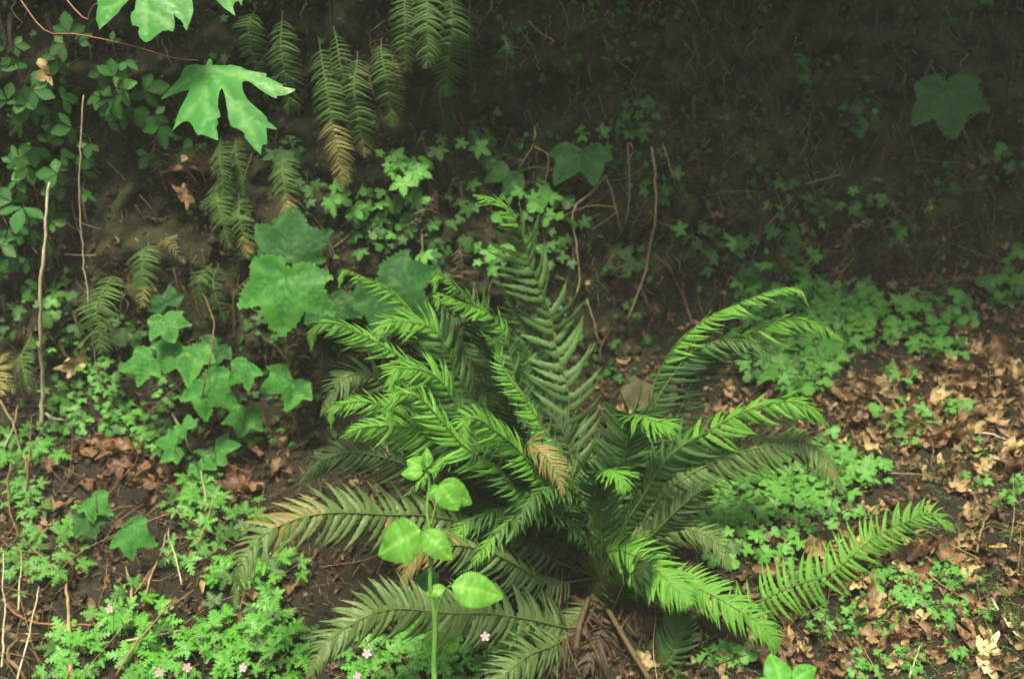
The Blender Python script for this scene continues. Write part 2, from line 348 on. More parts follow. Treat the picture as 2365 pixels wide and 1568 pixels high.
def star_outline(seed, lobes=5, span=262, deep=.42):
    r = random.Random(seed); O = []
    for k in range(lobes):
        c = R(-span / 2 + span * k / (lobes - 1)); L = 1 - .30 * abs(k - (lobes - 1) / 2) / ((lobes - 1) / 2); L *= r.uniform(.9, 1.08)
        h = R(span / (lobes - 1) / 2)
        if k == 0: O.append((c - h * 1.1, deep * .5))
        O += [(c - h * .84, L * .54), (c - h * .66, L * .72), (c - h * .52, L * .66), (c - h * .34, L * .90), (c - h * .20, L * .82), (c, L * 1.06), (c + h * .20, L * .82), (c + h * .34, L * .90), (c + h * .52, L * .66), (c + h * .66, L * .72), (c + h * .84, L * .54)]
        O.append((c + h * (1.0 if k < lobes - 1 else 1.1), deep if k < lobes - 1 else deep * .5))
    return [(a, l) for a, l in O]
def round_outline(seed, lobes=3, teeth=5):
    r = random.Random(seed); O = []; span = 210
    for k in range(lobes):
        c = R(-span / 2 + span * k / (lobes - 1)); L = (1 - .18 * abs(k - (lobes - 1) / 2)) * r.uniform(.93, 1.05); h = R(span / (lobes - 1) / 2)
        for j in range(teeth * 2 + 1):
            f = (j / (teeth * 2) - .5) * 2
            O.append((c + h * f * .93, L * (1 - .36 * abs(f) ** 2.2) * (1 if j % 2 else .90)))
    return [(R(-170), .12)] + O + [(R(170), .12)]
def dissected_geo(seed):
    """a herb-robert leaf: three to five feathery leaflets from one point"""
    r = random.Random(seed); V, F, A = [], [], []
    for ang, L in ((0, 1.0), (62, .86), (-62, .86), (118, .55), (-118, .55)):
        L *= r.uniform(.9, 1.08); a = R(ang + r.uniform(-7, 7)); st = 10
        ws = [.03, .05, .34, .08, .38, .08, .30, .07, .19, .06, 0]; fw = [0, .02, .10, .0, .10, 0, .08, 0, .06, 0, 0]
        b = len(V)
        for i in range(st + 1):
            t = i / st
            for s in (-1, 0, 1):
                x = t + (fw[i] if s else 0); y = s * ws[i] * .85
                V.append((L * (x * math.cos(a) - y * math.sin(a)), L * (x * math.sin(a) + y * math.cos(a)), -.16 * x * x * L + .03 * abs(s) * r.uniform(-.6, 1))); A.append(.6 if s == 0 else 0.0)
        for i in range(st):
            for j in range(2): F.append((b + i * 3 + j, b + (i + 1) * 3 + j, b + (i + 1) * 3 + j + 1, b + i * 3 + j + 1))
    return V, F, A
def trifoliate_geo(seed):
    r = random.Random(seed); V, F, A = [], [], []; n = 14
    for ang, L in ((0, 1.0), (66, .84), (-66, .84)):
        L *= r.uniform(.88, 1.1); a = R(ang + r.uniform(-12, 12)); b = len(V); tw = r.uniform(-.12, .12); dr = r.uniform(.12, .4)
        for i in range(n + 1):
            t = i / n; w = (.04 + .25 * math.sin(math.pi * t ** 1.2) ** 1.1 if i < n else .05) * (1 + (.16 if i % 2 else -.16))
            for q_ in (-1, 0, 1):
                x, y = .06 + t * .94, q_ * w
                V.append((L * (x * math.cos(a) - y * math.sin(a)), L * (x * math.sin(a) + y * math.cos(a)), -dr * x * x * L + tw * q_ * w + .05 * abs(q_))); A.append(.7 if q_ == 0 else 0.0)
        for i in range(n):
            for j in range(2): F.append((b + i * 3 + j, b + (i + 1) * 3 + j, b + (i + 1) * 3 + j + 1, b + i * 3 + j + 1))
    return V, F, A
def seg_dist(p, a, b):
    ab = (b[0] - a[0], b[1] - a[1]); t = max(0, min(1, ((p[0] - a[0]) * ab[0] + (p[1] - a[1]) * ab[1]) / max(1e-9, ab[0] ** 2 + ab[1] ** 2)))
    return math.hypot(p[0] - a[0] - ab[0] * t, p[1] - a[1] - ab[1] * t)
def cdt_leaf(outline, veins, step, zf, relief=.02, vw=.05, vk=.35):
    """outline: 2D loop; veins: list of polylines inside it; a dense relief mesh with sunken veins"""
    pts = [Vector(p) for p in outline]; n = len(pts); edges = [(i, (i + 1) % n) for i in range(n)]
    segs = []
    for vl in veins:
        for a, b in zip(vl[:-1], vl[1:]): segs.append((a, b))
    xs_ = [p[0] for p in outline]; ys_ = [p[1] for p in outline]
    rr = random.Random(3)
    for vl in veins:
        for a, b in zip(vl[:-1], vl[1:]):
            m = max(1, int(math.hypot(b[0] - a[0], b[1] - a[1]) / step))
            for k in range(m): pts.append(Vector((a[0] + (b[0] - a[0]) * k / m, a[1] + (b[1] - a[1]) * k / m)))
    y = min(ys_); row = 0
    while y < max(ys_):
        x = min(xs_) + (step / 2 if row % 2 else 0)
        while x < max(xs_): pts.append(Vector((x + rr.uniform(-.1, .1) * step, y + rr.uniform(-.1, .1) * step))); x += step
        y += step * .87; row += 1
    v2, e2, f2, _, _, _ = delaunay_2d_cdt(pts, edges, [list(range(n))], 1, 1e-5)
    V, A = [], []
    for p in v2:
        d = min(seg_dist(p, a, b) for a, b in segs) if segs else 1
        V.append((p.x, p.y, zf(p.x, p.y) - relief * math.exp(-(d / vw) ** 2))); A.append(math.exp(-(d / (vw * vk)) ** 2))
    return V, [tuple(f) for f in f2], A
def lobed_outline(lobes, per=14, serr=.035, sharp=1.5, base=.12):
    """palmate outline: lobes = [(deg, length)], sinus depth between neighbours set by third value of the later one"""
    O = [(base * math.cos(R(180)), 0)]
    out = []
    for k, (a, L, sn) in enumerate(lobes):
        if k == 0: a_prev, s_prev = a - 42, base * 1.3
        else: a_prev, s_prev = (lobes[k - 1][0] + a) / 2, sn
        m = per // 2
        for j in range(m):
            f = j / m; g = (.5 * f ** .75 + .5 * f ** 1.9) ** sharp; out.append((a_prev + (a - a_prev) * f, s_prev + (L - s_prev) * g))
        if k < len(lobes) - 1: a_n, s_n = (lobes[k + 1][0] + a) / 2, lobes[k + 1][2]
        else: a_n, s_n = a + 42, base * 1.3
        for j in range(m):
            f = j / m; g = (.5 * (1 - f) ** .75 + .5 * (1 - f) ** 1.9) ** sharp; out.append((a + (a_n - a) * f, s_n + (L - s_n) * g))
    res = [(-base * .2, 0)]
    for i, (a, l) in enumerate(out):
        l *= 1 + (serr if i % 2 else -serr); res.append((l * math.cos(R(a)), l * math.sin(R(a))))
    return res
def mk(name, geo, mat): return mesh(name, geo[0], geo[1], M[mat] if isinstance(mat, str) else mat, True, {'vein': geo[2]})

# thimbleberry: five broad serrated lobes, heart-shaped base, sunken veins
TH_TRACE = [((1985, 318), (1900, 560), [(1975,265),(1960,215),(1925,180),(1860,165),(1795,150),(1725,148),(1745,200),(1750,235),(1690,265),(1630,300),(1562,343),(1610,360),(1660,385),(1690,420),(1735,445),(1730,490),(1725,540),(1735,580),(1745,620),(1758,668),(1800,655),(1835,668),(1870,650),(1920,630),(1950,610),(1975,570),(2000,600),(2040,640),(2080,670),(2115,690),(2125,650),(2150,590),(2155,530),(2150,470),(2190,445),(2215,400),(2220,380),(2190,350),(2165,310),(2150,290),(2100,270),(2060,255),(2020,290)],
             [(1730, 155), (1575, 343), (1765, 655), (2108, 680), (2210, 388)]),
            ((1455, 1015), (1420, 1290), [(1460,985),(1400,965),(1350,975),(1338,1020),(1330,1070),(1290,1110),(1240,1168),(1290,1190),(1340,1190),(1395,1200),(1390,1240),(1410,1298),(1450,1270),(1490,1230),(1515,1195),(1550,1210),(1588,1218),(1580,1160),(1555,1120),(1530,1080),(1500,1060),(1485,1020)],
             [(1350, 985), (1250, 1166), (1412, 1288), (1580, 1212)]),
            ((2012, 1075), (1975, 1262), [(2010,1060),(1960,1035),(1900,1030),(1880,1060),(1840,1130),(1875,1140),(1900,1145),(1915,1190),(1945,1240),(1975,1265),(2010,1200),(2040,1160),(2080,1180),(2130,1200),(2195,1215),(2190,1150),(2165,1100),(2170,1060),(2215,1045),(2140,1000),(2090,985),(2050,1020)],
             [(1905, 1040), (1850, 1128), (1975, 1255), (2185, 1205), (2200, 1042)])]
def thimble_geo(k):
    """lobed, toothed blade after one of three leaves in the photo, every other copy mirrored"""
    r = random.Random(40 + k); c, tip, out, tips = TH_TRACE[k % 3]; ax = (tip[0] - c[0], tip[1] - c[1]); sc = math.hypot(*ax); mx_ = max(math.hypot(t_[0] - c[0], t_[1] - c[1]) for t_ in tips); ux, uy = ax[0] / sc, ax[1] / sc; mir = -1 if k >= 3 else 1
    sc, ux, uy = mx_ / 1.12, ux, uy
    loc = lambda p: (((p[0] - c[0]) * ux + (p[1] - c[1]) * uy) / sc, mir * ((p[0] - c[0]) * -uy + (p[1] - c[1]) * ux) / sc)
    O = [loc(p) for p in out]; area = sum(O[i][0] * O[(i + 1) % len(O)][1] - O[(i + 1) % len(O)][0] * O[i][1] for i in range(len(O)))
    if area < 0: O = O[::-1]
    T = []
    for i, a in enumerate(O):                            # add the teeth
        b = O[(i + 1) % len(O)]; d = math.hypot(b[0] - a[0], b[1] - a[1]); m = max(1, int(d / .075)); nx_, ny_ = (b[1] - a[1]) / d, -(b[0] - a[0]) / d
        for j in range(m):
            f = j / m; T.append((a[0] + (b[0] - a[0]) * f, a[1] + (b[1] - a[1]) * f)); f = (j + .62) / m; h = .046 * r.uniform(.6, 1.4)
            T.append((a[0] + (b[0] - a[0]) * f + nx_ * h, a[1] + (b[1] - a[1]) * f + ny_ * h))
    veins = []
    for t_ in tips:
        x, y = loc(t_); L = math.hypot(x, y); a = math.atan2(y, x); veins.append([(0.01, 0), (x * .95, y * .95)])
        for f in (.22, .36, .50, .64, .78):
            for sg in (-1, 1):
                l2 = L * .34 * (1.12 - f); veins.append([(x * f, y * f), (x * f + math.cos(a + .75 * sg) * l2, y * f + math.sin(a + .75 * sg) * l2)])
    dm = r.uniform(.10, .28); fx = r.uniform(-.2, .2); ph = r.uniform(0, 6)
    return cdt_leaf(T, veins, .075, lambda x, y: -dm * (x * x * .8 + y * y * .7) + fx * x * y + .035 * math.sin(5 * x + 4 * y + ph), .050, .040, .6)
THG = [thimble_geo(k) for k in range(6)]

# ------------------------------------------------------------------ sword-fern fronds
HERO_LEFT = {}
def frond(fern, pts, wmax, mat, n=46, hint=(0, -.55, 1), hint2=None, fwd=22, fwd2=48, fold=12, bare=.16, rach=.0026, hero=False, tipmat=None, tipfrom=.8, prof=2.0, rmat='rachis', droop=0.0, wid=1.0, label=None, burn=None, jit=1.0):
    """pts: world points base -> tip. Rachis mesh 'frond' under the fern; each pinna a child where hero, else one joined child."""
    base = fern.location
    if not hero or fern.name.startswith("hanging"): n = int(n * 1.35); wid *= .84
    P = spline([p - base for p in pts], n * 2 + 21); nz = Vector((uni(0, 50), uni(0, 50), uni(0, 50)))
    P = [p + noise.noise_vector(p * 5 + nz) * (.022 * wmax / .09) * min(1, 3 * i / len(P)) * min(1, 4 * (1 - i / len(P)) + .25) for i, p in enumerate(P)]; V, F = tube_geo(P, rach, rach * .25, 5)
    fo = link('frond', mesh('frond', V, F, M[rmat]), fern)
    if label: fo['label'] = label
    h1 = Vector(hint).normalized(); h2 = Vector(hint2 or hint).normalized(); J2 = {}; nP = len(P)
    hj = fern.get('seedj', 0)
    for i in range(n):
        for sd in (-1, 1):
            t = bare + (1 - bare) * (1 - (1 - (i + (.3 if sd > 0 else 0)) / n) ** 1.6)
            k = min(nP - 2, int(t * (nP - 1))); f = t * (nP - 1) - k; p = P[k].lerp(P[k + 1], f); T = (P[min(nP - 1, k + 2)] - P[max(0, k - 1)]).normalized()
            h = h1.lerp(h2, sm(.35, .8, t)); Nn = h - T * h.dot(T); Nn = Nn.normalized() if Nn.length > .05 else T.orthogonal().normalized(); S = T.cross(Nn) * sd
            tau = (t - bare) / (1 - bare)
            L = wmax * (max(.03, 1 - tau ** (prof + 3.2)) ** .85) * (.6 + .4 * min(1, tau / .2)) * uni(1 - .07 * jit, 1 + .05 * jit)
            if tau > .9: L = max(L, wmax * .07)
            jit_ = jit * (1 + .9 * tau); a = R(fwd + (fwd2 - fwd) * tau ** 2 + uni(-7, 7) * jit_); fd = R(fold + droop * (1 - tau) + uni(-10, 10) * jit)
            if rnd() < .025 * jit: continue
            S2 = S * math.cos(fd) - Nn * math.sin(fd); X = S2 * math.cos(a) + T * math.sin(a); NN = Nn * math.cos(fd) + S * math.sin(fd)
            # the upper edge of each pinna tips towards the frond's tip a little, like a slat
            tw = R(uni(-20, 20) * jit_ + 8 * math.sin(i * .7)); NN = (NN * math.cos(tw) + T * math.sin(tw)).normalized()
            g = random.randrange(5); Wd = (L * 1.0 + wmax * .22) * wid
            mw = basis(X, NN, p, L, Wd * sd, L)
            if sd < 0:                                   # keep the mesh right way round while mirrored
                mw = basis(X, NN, p, L, -Wd, L)
            mm = tipmat if (tipmat and tau > tipfrom + uni(-.06, .06)) else mat
            if burn and burn[0] + uni(-.02, .02) < tau < burn[1] + uni(-.02, .02) and (sd == burn[2] or rnd() < .35): mm = 'fern_burnt'
            if hero and fern['parts_left'] > 0 and L > .018:
                o = link('pinna', pin_mesh(g, mm), fo, mw); fern['parts_left'] -= 1
            else:
                J2.setdefault(mm, Joined()).add(PIN_NP[g], PIN[g][1], mw, PIN[g][2])
    for m_, j in J2.items():
        o = link('pinnae', j.mesh('pinnae', M[m_]), fo); o['kind'] = 'stuff'
    return fo
_pm = {}
def pin_mesh(g, mat):
    if (g, mat) not in _pm: _pm[(g, mat)] = mk('pinna', PIN[g], mat)
    return _pm[(g, mat)]

BASE, _ = hit(1385, 1345); BD = depth(BASE)
print('fern base', BASE, BD)
fern = thing('sword_fern', BASE, 'large sword fern clump with arching green fronds in the middle of the forest floor', 'fern'); fern['parts_left'] = 300
def fp(*tr):
    """frond points from (u, v, metres nearer(-)/farther(+) than the crown)"""
    return [at(u, v, BD + dz) for u, v, dz in tr]
B0 = (1385, 1335, 0.0)
CF = (0, -1, .35)      # facing the viewer
# tall upright frond at the back, its tip curled over
frond(fern, fp((1350, 1310, .02), (1330, 1100, .10), (1319, 930, .13), (1299, 833, .15), (1269, 720, .15), (1245, 620, .12), (1222, 535, .08), (1180, 485, .03), (1095, 452, -.02)), .138, 'fern_pale', 42, CF, (0, -.3, 1), 26, 45, 8, .10, hero=True, wid=.84, tipmat='fern_fresh_lit', tipfrom=.84, prof=2.6, label='tall upright frond with its tip curled over')
frond(fern, fp(B0, (1335, 1100, .10), (1275, 950, .15), (1228, 830, .17), (1195, 735, .15), (1168, 665, .10), (1140, 640, .06)), .115, 'fern_pale', 40, CF, (0, -.3, 1), 24, 45, 6, .12)
# long arching fronds on the right
frond(fern, fp(B0, (1440, 1120, .05), (1490, 960, .05), (1525, 850, .04), (1577, 775, .02), (1650, 720, 0), (1737, 678, -.03), (1817, 662, -.06), (1852, 672, -.08), (1868, 705, -.09)), .075, 'fern_green', 61, (-.9, -.25, .6), (-.1, -.1, 1), 24, 48, 30, .14, tipmat='fern_fresh_lit', tipfrom=.55)
frond(fern, fp(B0, (1440, 1150, 0), (1500, 960, .02), (1577, 825, .02), (1657, 777, 0), (1704, 773, -.03), (1750, 792, -.06), (1785, 835, -.08)), .085, 'fern_shaded', 52, (-.6, -.5, .8), (0, -.4, 1), 20, 45, 34, .2, tipmat='fern_green', tipfrom=.6)
frond(fern, fp(B0, (1480, 1120, .0), (1550, 985, .03), (1604, 873, .05), (1660, 800, .05), (1744, 762, .02), (1827, 738, -.02), (1905, 752, -.05), (1952, 786, -.07)), .095, 'fern_shaded', 54, (-.5, -.6, .8), (-.1, -.5, 1), 18, 45, 38, .2, tipmat='fern_fresh_lit', tipfrom=.66)
frond(fern, fp(B0, (1450, 1210, -.04), (1530, 1080, -.08), (1607, 1005, -.10), (1700, 955, -.12), (1790, 932, -.15), (1860, 938, -.18), (1912, 982, -.20)), .098, 'fern_green', 66, (-.4, -.75, .8), (-.1, -.6, 1), 14, 45, 34, .14, tipmat='fern_fresh_lit', tipfrom=.5, hero=True, label='long arching frond with drooping pinnae and pale tip')
frond(fern, fp(B0, (1470, 1230, -.05), (1560, 1125, -.08), (1650, 1072, -.08), (1750, 1034, -.09), (1845, 1022, -.12), (1905, 1058, -.15), (1952, 1140, -.18)), .095, 'fern_old', 57, (-.2, -.7, .9), (.1, -.7, 1), 14, 45, 26, .16)
# right and lower right
frond(fern, fp(B0, (1500, 1395, -.14), (1620, 1420, -.22), (1757, 1393, -.22), (1830, 1360, -.20), (1910, 1320, -.18), (1977, 1276, -.16), (2044, 1233, -.15), (2100, 1203, -.15), (2150, 1187, -.16), (2204, 1228, -.17)), .078, 'fern_fresh_lit', 54, (-.25, -1, .75), (0, -1, .8), 8, 45, 6, .36, prof=2.6, wid=.85, hero=True, label='single pale frond reaching out over the leaf litter')
frond(fern, fp(B0, (1470, 1350, -.16), (1560, 1345, -.22), (1640, 1375, -.28), (1700, 1408, -.31), (1755, 1444, -.33), (1787, 1480, -.34), (1789, 1512, -.34)), .072, 'fern_fresh_lit', 54, (-.1, -.75, 1), (.2, -.9, .8), 22, 48, 10, .22, prof=2.6)
frond(fern, fp(B0, (1402, 1283, -.10), (1440, 1272, -.17), (1490, 1292, -.24), (1540, 1338, -.30), (1580, 1374, -.33), (1597, 1392, -.34)), .082, 'fern_fresh_lit', 52, (-.1, -.8, 1), (0, -.9, .9), 22, 48, 8, .30, prof=3)
frond(fern, fp(B0, (1450, 1265, -.06), (1520, 1228, -.10), (1590, 1221, -.13), (1644, 1246, -.16), (1672, 1282, -.18), (1688, 1320, -.19)), .065, 'fern_old', 45, (0, -.7, 1), (.2, -.9, .9), 18, 48, 20, .25)
frond(fern, fp(B0, (1430, 1300, -.05), (1500, 1240, -.09), (1560, 1180, -.12), (1610, 1140, -.15), (1640, 1130, -.18)), .08, 'fern_shaded', 45, (-.3, -.8, .8), None, 18, 48, 30, .2)
frond(fern, fp(B0, (1415, 1410, -.10), (1435, 1350, -.20), (1455, 1310, -.27), (1500, 1300, -.33)), .09, 'fern_shaded', 39, CF, (0, -.6, 1), 16, 45, 14, .15)
frond(fern, fp((1400, 1370, -.02), (1450, 1440, -.14), (1520, 1530, -.22), (1560, 1450, -.24), (1580, 1420, -.26)), .075, 'fern_green', 32, (-.4, -1, .5), None, 20, 45, 8, .4)
# upright in the middle, seen from inside
frond(fern, fp(B0, (1412, 1210, .02), (1440, 1090, .0), (1462, 990, -.05), (1472, 955, -.11), (1510, 962, -.18), (1545, 980, -.22), (1549, 1010, -.23)), .098, 'fern_green', 54, CF, (.1, -.5, 1), 18, 45, 12, .14, tipmat='fern_fresh_lit', tipfrom=.72)
frond(fern, fp(B0, (1395, 1220, -.06), (1392, 1140, -.12), (1402, 1090, -.19), (1428, 1094, -.25), (1441, 1112, -.27), (1443, 1142, -.28)), .092, 'fern_green', 45, CF, (.1, -.6, 1), 22, 48, 10, .15, tipmat='fern_fresh_lit', tipfrom=.7)
frond(fern, fp(B0, (1345, 1200, -.08), (1260, 1085, -.16), (1215, 1025, -.22), (1245, 1035, -.28), (1282, 1072, -.31), (1299, 1110, -.32), (1297, 1145, -.325)), .070, 'fern_old', 45, CF, (-.1, -.8, .8), 26, 48, 6, .2, tipmat='fern_burnt', tipfrom=.70, label='frond with yellow and orange scorched tip')
frond(fern, fp(B0, (1395, 1180, .05), (1440, 1060, .08), (1500, 1010, .10), (1540, 1010, .10)), .10, 'fern_shaded', 42, CF, None, 18, 45, 16, .12)
frond(fern, fp(B0, (1350, 1200, .05), (1330, 1080, .09), (1300, 1000, .12), (1260, 950, .13)), .10, 'fern_shaded', 42, CF, None, 18, 45, 16, .12)
# upright and arching fronds on the left of the crown
frond(fern, fp(B0, (1290, 1150, .06), (1215, 1010, .09), (1170, 900, .10), (1120, 780, .09), (1085, 700, .05), (1045, 660, 0), (1008, 640, -.05), (1000, 672, -.07)), .10, 'fern_green', 54, (.2, -1, .4), (0, -.4, 1), 22, 45, 12, .12, tipmat='fern_fresh_lit', tipfrom=.84)
frond(fern, fp(B0, (1300, 1190, .02), (1225, 1060, .02), (1200, 930, .02), (1175, 800, .0), (1135, 735, -.03), (1075, 707, -.07), (1018, 678, -.11), (1010, 714, -.13)), .090, 'fern_green', 54, (.25, .25, .9), (0, -.25, 1), 22, 46, 26, .14, tipmat='fern_fresh_lit', tipfrom=.66)
frond(fern, fp(B0, (1280, 1170, -.02), (1206, 1000, -.03), (1165, 890, -.05), (1140, 840, -.05), (1118, 790, -.07), (1085, 745, -.11), (1050, 735, -.16), (1035, 765, -.18)), .095, 'fern_shaded', 52, (.7, .75, .5), (.3, .4, 1), 14, 45, 10, .15, rmat='rachis_brown')
frond(fern, fp(B0, (1260, 1160, 0), (1150, 1010, -.02), (1075, 890, -.03), (1030, 808, -.05), (980, 760, -.07), (925, 742, -.11), (880, 748, -.15), (868, 785, -.17)), .115, 'fern_green', 61, (.3, -.8, .65), (0, -.5, 1), 24, 46, 10, .12, tipmat='fern_fresh_lit', tipfrom=.72)
frond(fern, fp(B0, (1250, 1140, .04), (1130, 960, .05), (1030, 830, .03), (950, 730, 0), (890, 670, -.03), (840, 640, -.06), (795, 622, -.10), (782, 660, -.12)), .078, 'fern_green', 57, (.25, .25, .9), (0, -.3, 1), 26, 46, 22, .16, tipmat='fern_fresh_lit', tipfrom=.55)
frond(fern, fp(B0, (1240, 1160, -.04), (1120, 1010, -.08), (1000, 900, -.11), (910, 830, -.15), (850, 785, -.18), (790, 748, -.22), (745, 742, -.25), (724, 765, -.26), (722, 806, -.27)), .088, 'fern_green', 57, (.25, .25, .9), (0, -.5, 1), 26, 46, 24, .16, tipmat='fern_fresh_lit', tipfrom=.55)
frond(fern, fp(B0, (1250, 1180, -.08), (1140, 1060, -.14), (1060, 930, -.18), (1010, 868, -.21), (960, 848, -.25), (915, 855, -.29), (905, 880, -.30), (903, 925, -.31)), .092, 'fern_green', 54, (.25, .25, .9), (0, -.6, 1), 24, 46, 14, .16, tipmat='fern_fresh_lit', tipfrom=.66)
frond(fern, fp((1398, 1300, -.06), (1299, 1189, -.20), (1205, 1140, -.27), (1132, 1066, -.31), (1082, 1033, -.33), (1030, 968, -.35), (975, 918, -.37), (920, 910, -.40), (898, 940, -.41), (904, 988, -.42)), .082, 'fern_green', 61, (.25, .25, .9), (0, -.65, 1), 24, 46, 26, .08, tipmat='fern_fresh_lit', tipfrom=.45)
frond(fern, fp(B0, (1260, 1200, -.10), (1120, 1090, -.16), (1000, 1010, -.20), (900, 955, -.24), (830, 932, -.27), (770, 945, -.30), (764, 985, -.31)), .078, 'fern_green', 52, (.25, .25, .9), (0, -.6, 1), 24, 46, 22, .2, tipmat='fern_fresh_lit', tipfrom=.66)
frond(fern, fp(B0, (1270, 1180, -.15), (1180, 1090, -.22), (1080, 1038, -.28), (1000, 1005, -.32), (910, 985, -.35), (840, 985, -.38), (790, 1008, -.40)), .098, 'fern_green', 57, (.05, -.75, .75), (0, -.75, .8), 10, 46, 30, .18, tipmat='fern_fresh_lit', tipfrom=.62)
frond(fern, fp(B0, (1310, 1210, -.16), (1255, 1110, -.24), (1200, 1045, -.30), (1150, 995, -.35), (1110, 965, -.39), (1078, 968, -.42), (1074, 985, -.43), (1080, 1025, -.44)), .074, 'fern_fresh_lit', 52, (.25, .25, .9), (.1, -.8, .8), 28, 48, 14, .2)
frond(fern, fp(B0, (1230, 1200, -.04), (1090, 1090, -.08), (980, 990, -.10), (905, 900, -.12), (850, 865, -.15), (790, 880, -.19), (742, 960, -.22)), .090, 'fern_old', 52, (.1, -.6, .9), (-.2, -.8, .8), 20, 46, 14, .3)
frond(fern, fp(B0, (1200, 1230, -.10), (1040, 1130, -.16), (900, 1065, -.20), (800, 1040, -.23), (730, 1065, -.26), (690, 1115, -.28)), .095, 'fern_shaded', 52, (0, -.6, 1), (-.2, -.8, .8), 18, 46, 24, .22)
frond(fern, fp(B0, (1250, 1220, -.06), (1150, 1120, -.10), (1050, 1060, -.12), (960, 1080, -.14)), .09, 'fern_shaded', 45, (.1, -.6, 1), None, 18, 45, 30, .2)
frond(fern, fp(B0, (1280, 1260, -.10), (1180, 1180, -.16), (1090, 1150, -.2), (1020, 1180, -.23)), .09, 'fern_shaded', 45, (.1, -.6, 1), None, 16, 45, 34, .2)
frond(fern, fp(B0, (1330, 1140, -.10), (1268, 1010, -.13), (1215, 920, -.15), (1172, 862, -.16), (1150, 800, -.17), (1112, 765, -.20)), .055, 'fern_fresh_lit', 52, (.5, -.3, .9), (0, -.3, 1), 26, 46, 30, .2)
frond(fern, fp(B0, (1360, 1180, .08), (1300, 1060, .14), (1240, 960, .17), (1215, 860, .16), (1200, 790, .13)), .11, 'fern_green', 46, CF, None, 24, 45, 6, .12)
frond(fern, fp(B0, (1330, 1180, .04), (1260, 1080, .08), (1180, 990, .10), (1120, 920, .10), (1090, 880, .08)), .11, 'fern_green', 46, CF, None, 24, 45, 4, .12)
# old fronds lying out to the left and below
frond(fern, fp(B0, (1230, 1270, -.14), (1060, 1205, -.24), (902, 1184, -.31), (788, 1177, -.36), (700, 1187, -.40), (633, 1216, -.43), (585, 1260, -.45), (553, 1318, -.46), (541, 1412, -.46)), .098, 'fern_old', 70, (-.1, -.65, .85), (-.45, -.8, .55), 12, 46, 14, .14, hero=True, wid=1.0, burn=(.66, .80, 1), label='old glossy frond with rust-coloured scorch near its tip', prof=2.8)
frond(fern, fp(B0, (1350, 1440, -.14), (1288, 1450, -.22), (1155, 1421, -.30), (1055, 1416, -.36), (955, 1414, -.41), (888, 1420, -.44), (838, 1432, -.46), (788, 1456, -.48), (743, 1495, -.50), (706, 1570, -.51)), .092, 'fern_old', 70, (-.05, -.8, .75), (-.45, -.85, .5), 10, 44, 10, .14, prof=3, wid=1.2, label='old grey-green frond lying low across the foreground')
frond(fern, fp(B0, (1290, 1340, -.14), (1200, 1305, -.22), (1110, 1275, -.28), (1040, 1256, -.33), (978, 1262, -.36), (940, 1302, -.38), (930, 1356, -.39)), .085, 'fern_old', 54, (0, -.6, 1), (-.3, -.8, .8), 12, 46, 24, .2, tipmat='fern_burnt', tipfrom=.68)
frond(fern, fp(B0, (1330, 1440, -.16), (1290, 1480, -.26), (1215, 1525, -.34), (1150, 1570, -.38), (1080, 1640, -.40)), .085, 'fern_old', 52, (.3, -.8, .8), (0, -.9, .6), 16, 46, 14, .2)
for tr in [((1330, 1300, .0), (1230, 1290, -.1), (1130, 1330, -.16), (1040, 1380, -.2)), ((1330, 1380, -.05), (1230, 1370, -.14), (1130, 1400, -.2), (1080, 1460, -.24)), ((1380, 1380, -.06), (1340, 1430, -.16), (1270, 1500, -.24), (1240, 1570, -.28)),
           ((1400, 1390, -.06), (1390, 1450, -.18), (1360, 1540, -.26)), ((1420, 1380, -.05), (1480, 1420, -.14), (1540, 1480, -.2), (1600, 1570, -.24)), ((1320, 1330, .02), (1200, 1240, -.05), (1080, 1230, -.12), (980, 1260, -.15)), ((1420, 1360, 0), (1520, 1330, -.08), (1620, 1330, -.14))]:
    frond(fern, fp(B0, *tr), .085, 'fern_dead', 40, (0, -.6, 1), None, 20, 45, 26, .15, rmat='rachis_brown', jit=2.5)
for k in range(12):                                      # younger fronds filling the heart of the clump
    az = R(uni(120, 240)) if k < 9 else R(uni(25, 90)); L = uni(.38, .62); o_ = Vector((math.cos(az), math.sin(az) * .8, 0)); up_ = uni(.5, .85)
    pts = [BASE + Vector((0, 0, .01)), BASE + (o_ * .18 + Vector((0, 0, .42 * up_ + .1))) * L, BASE + (o_ * .42 + Vector((0, 0, .72 * up_ + .1))) * L, BASE + (o_ * .70 + Vector((0, 0, .80 * up_ + .1))) * L, BASE + (o_ * .92 + Vector((0, 0, .66 * up_ + .08))) * L]
    frond(fern, pts, uni(.06, .085), random.choice(['fern_green', 'fern_green', 'fern_shaded']), 46, (-o_.x * .4, -o_.y * .4, 1), None, 22, 46, 18, .14, tipmat='fern_fresh_lit', tipfrom=uni(.75, .95), jit=1.3)
# dead chaffy stalks at the crown
V, F = [], []
for k, tr in enumerate([((1400, 1400, -.10), (1440, 1470, -.2), (1500, 1570, -.28)), ((1360, 1380, -.1), (1340, 1440, -.18), (1330, 1500, -.2))]):
    P = spline([p - BASE for p in fp(*tr)], 30)
    V, F = tube_geo(P, .008, .006, 6, [.007 + .003 * noise.noise(p * 200) for p in P]); so = link('dead_stalk', mesh('dead_stalk', V, F, M['rachis_brown']), fern)

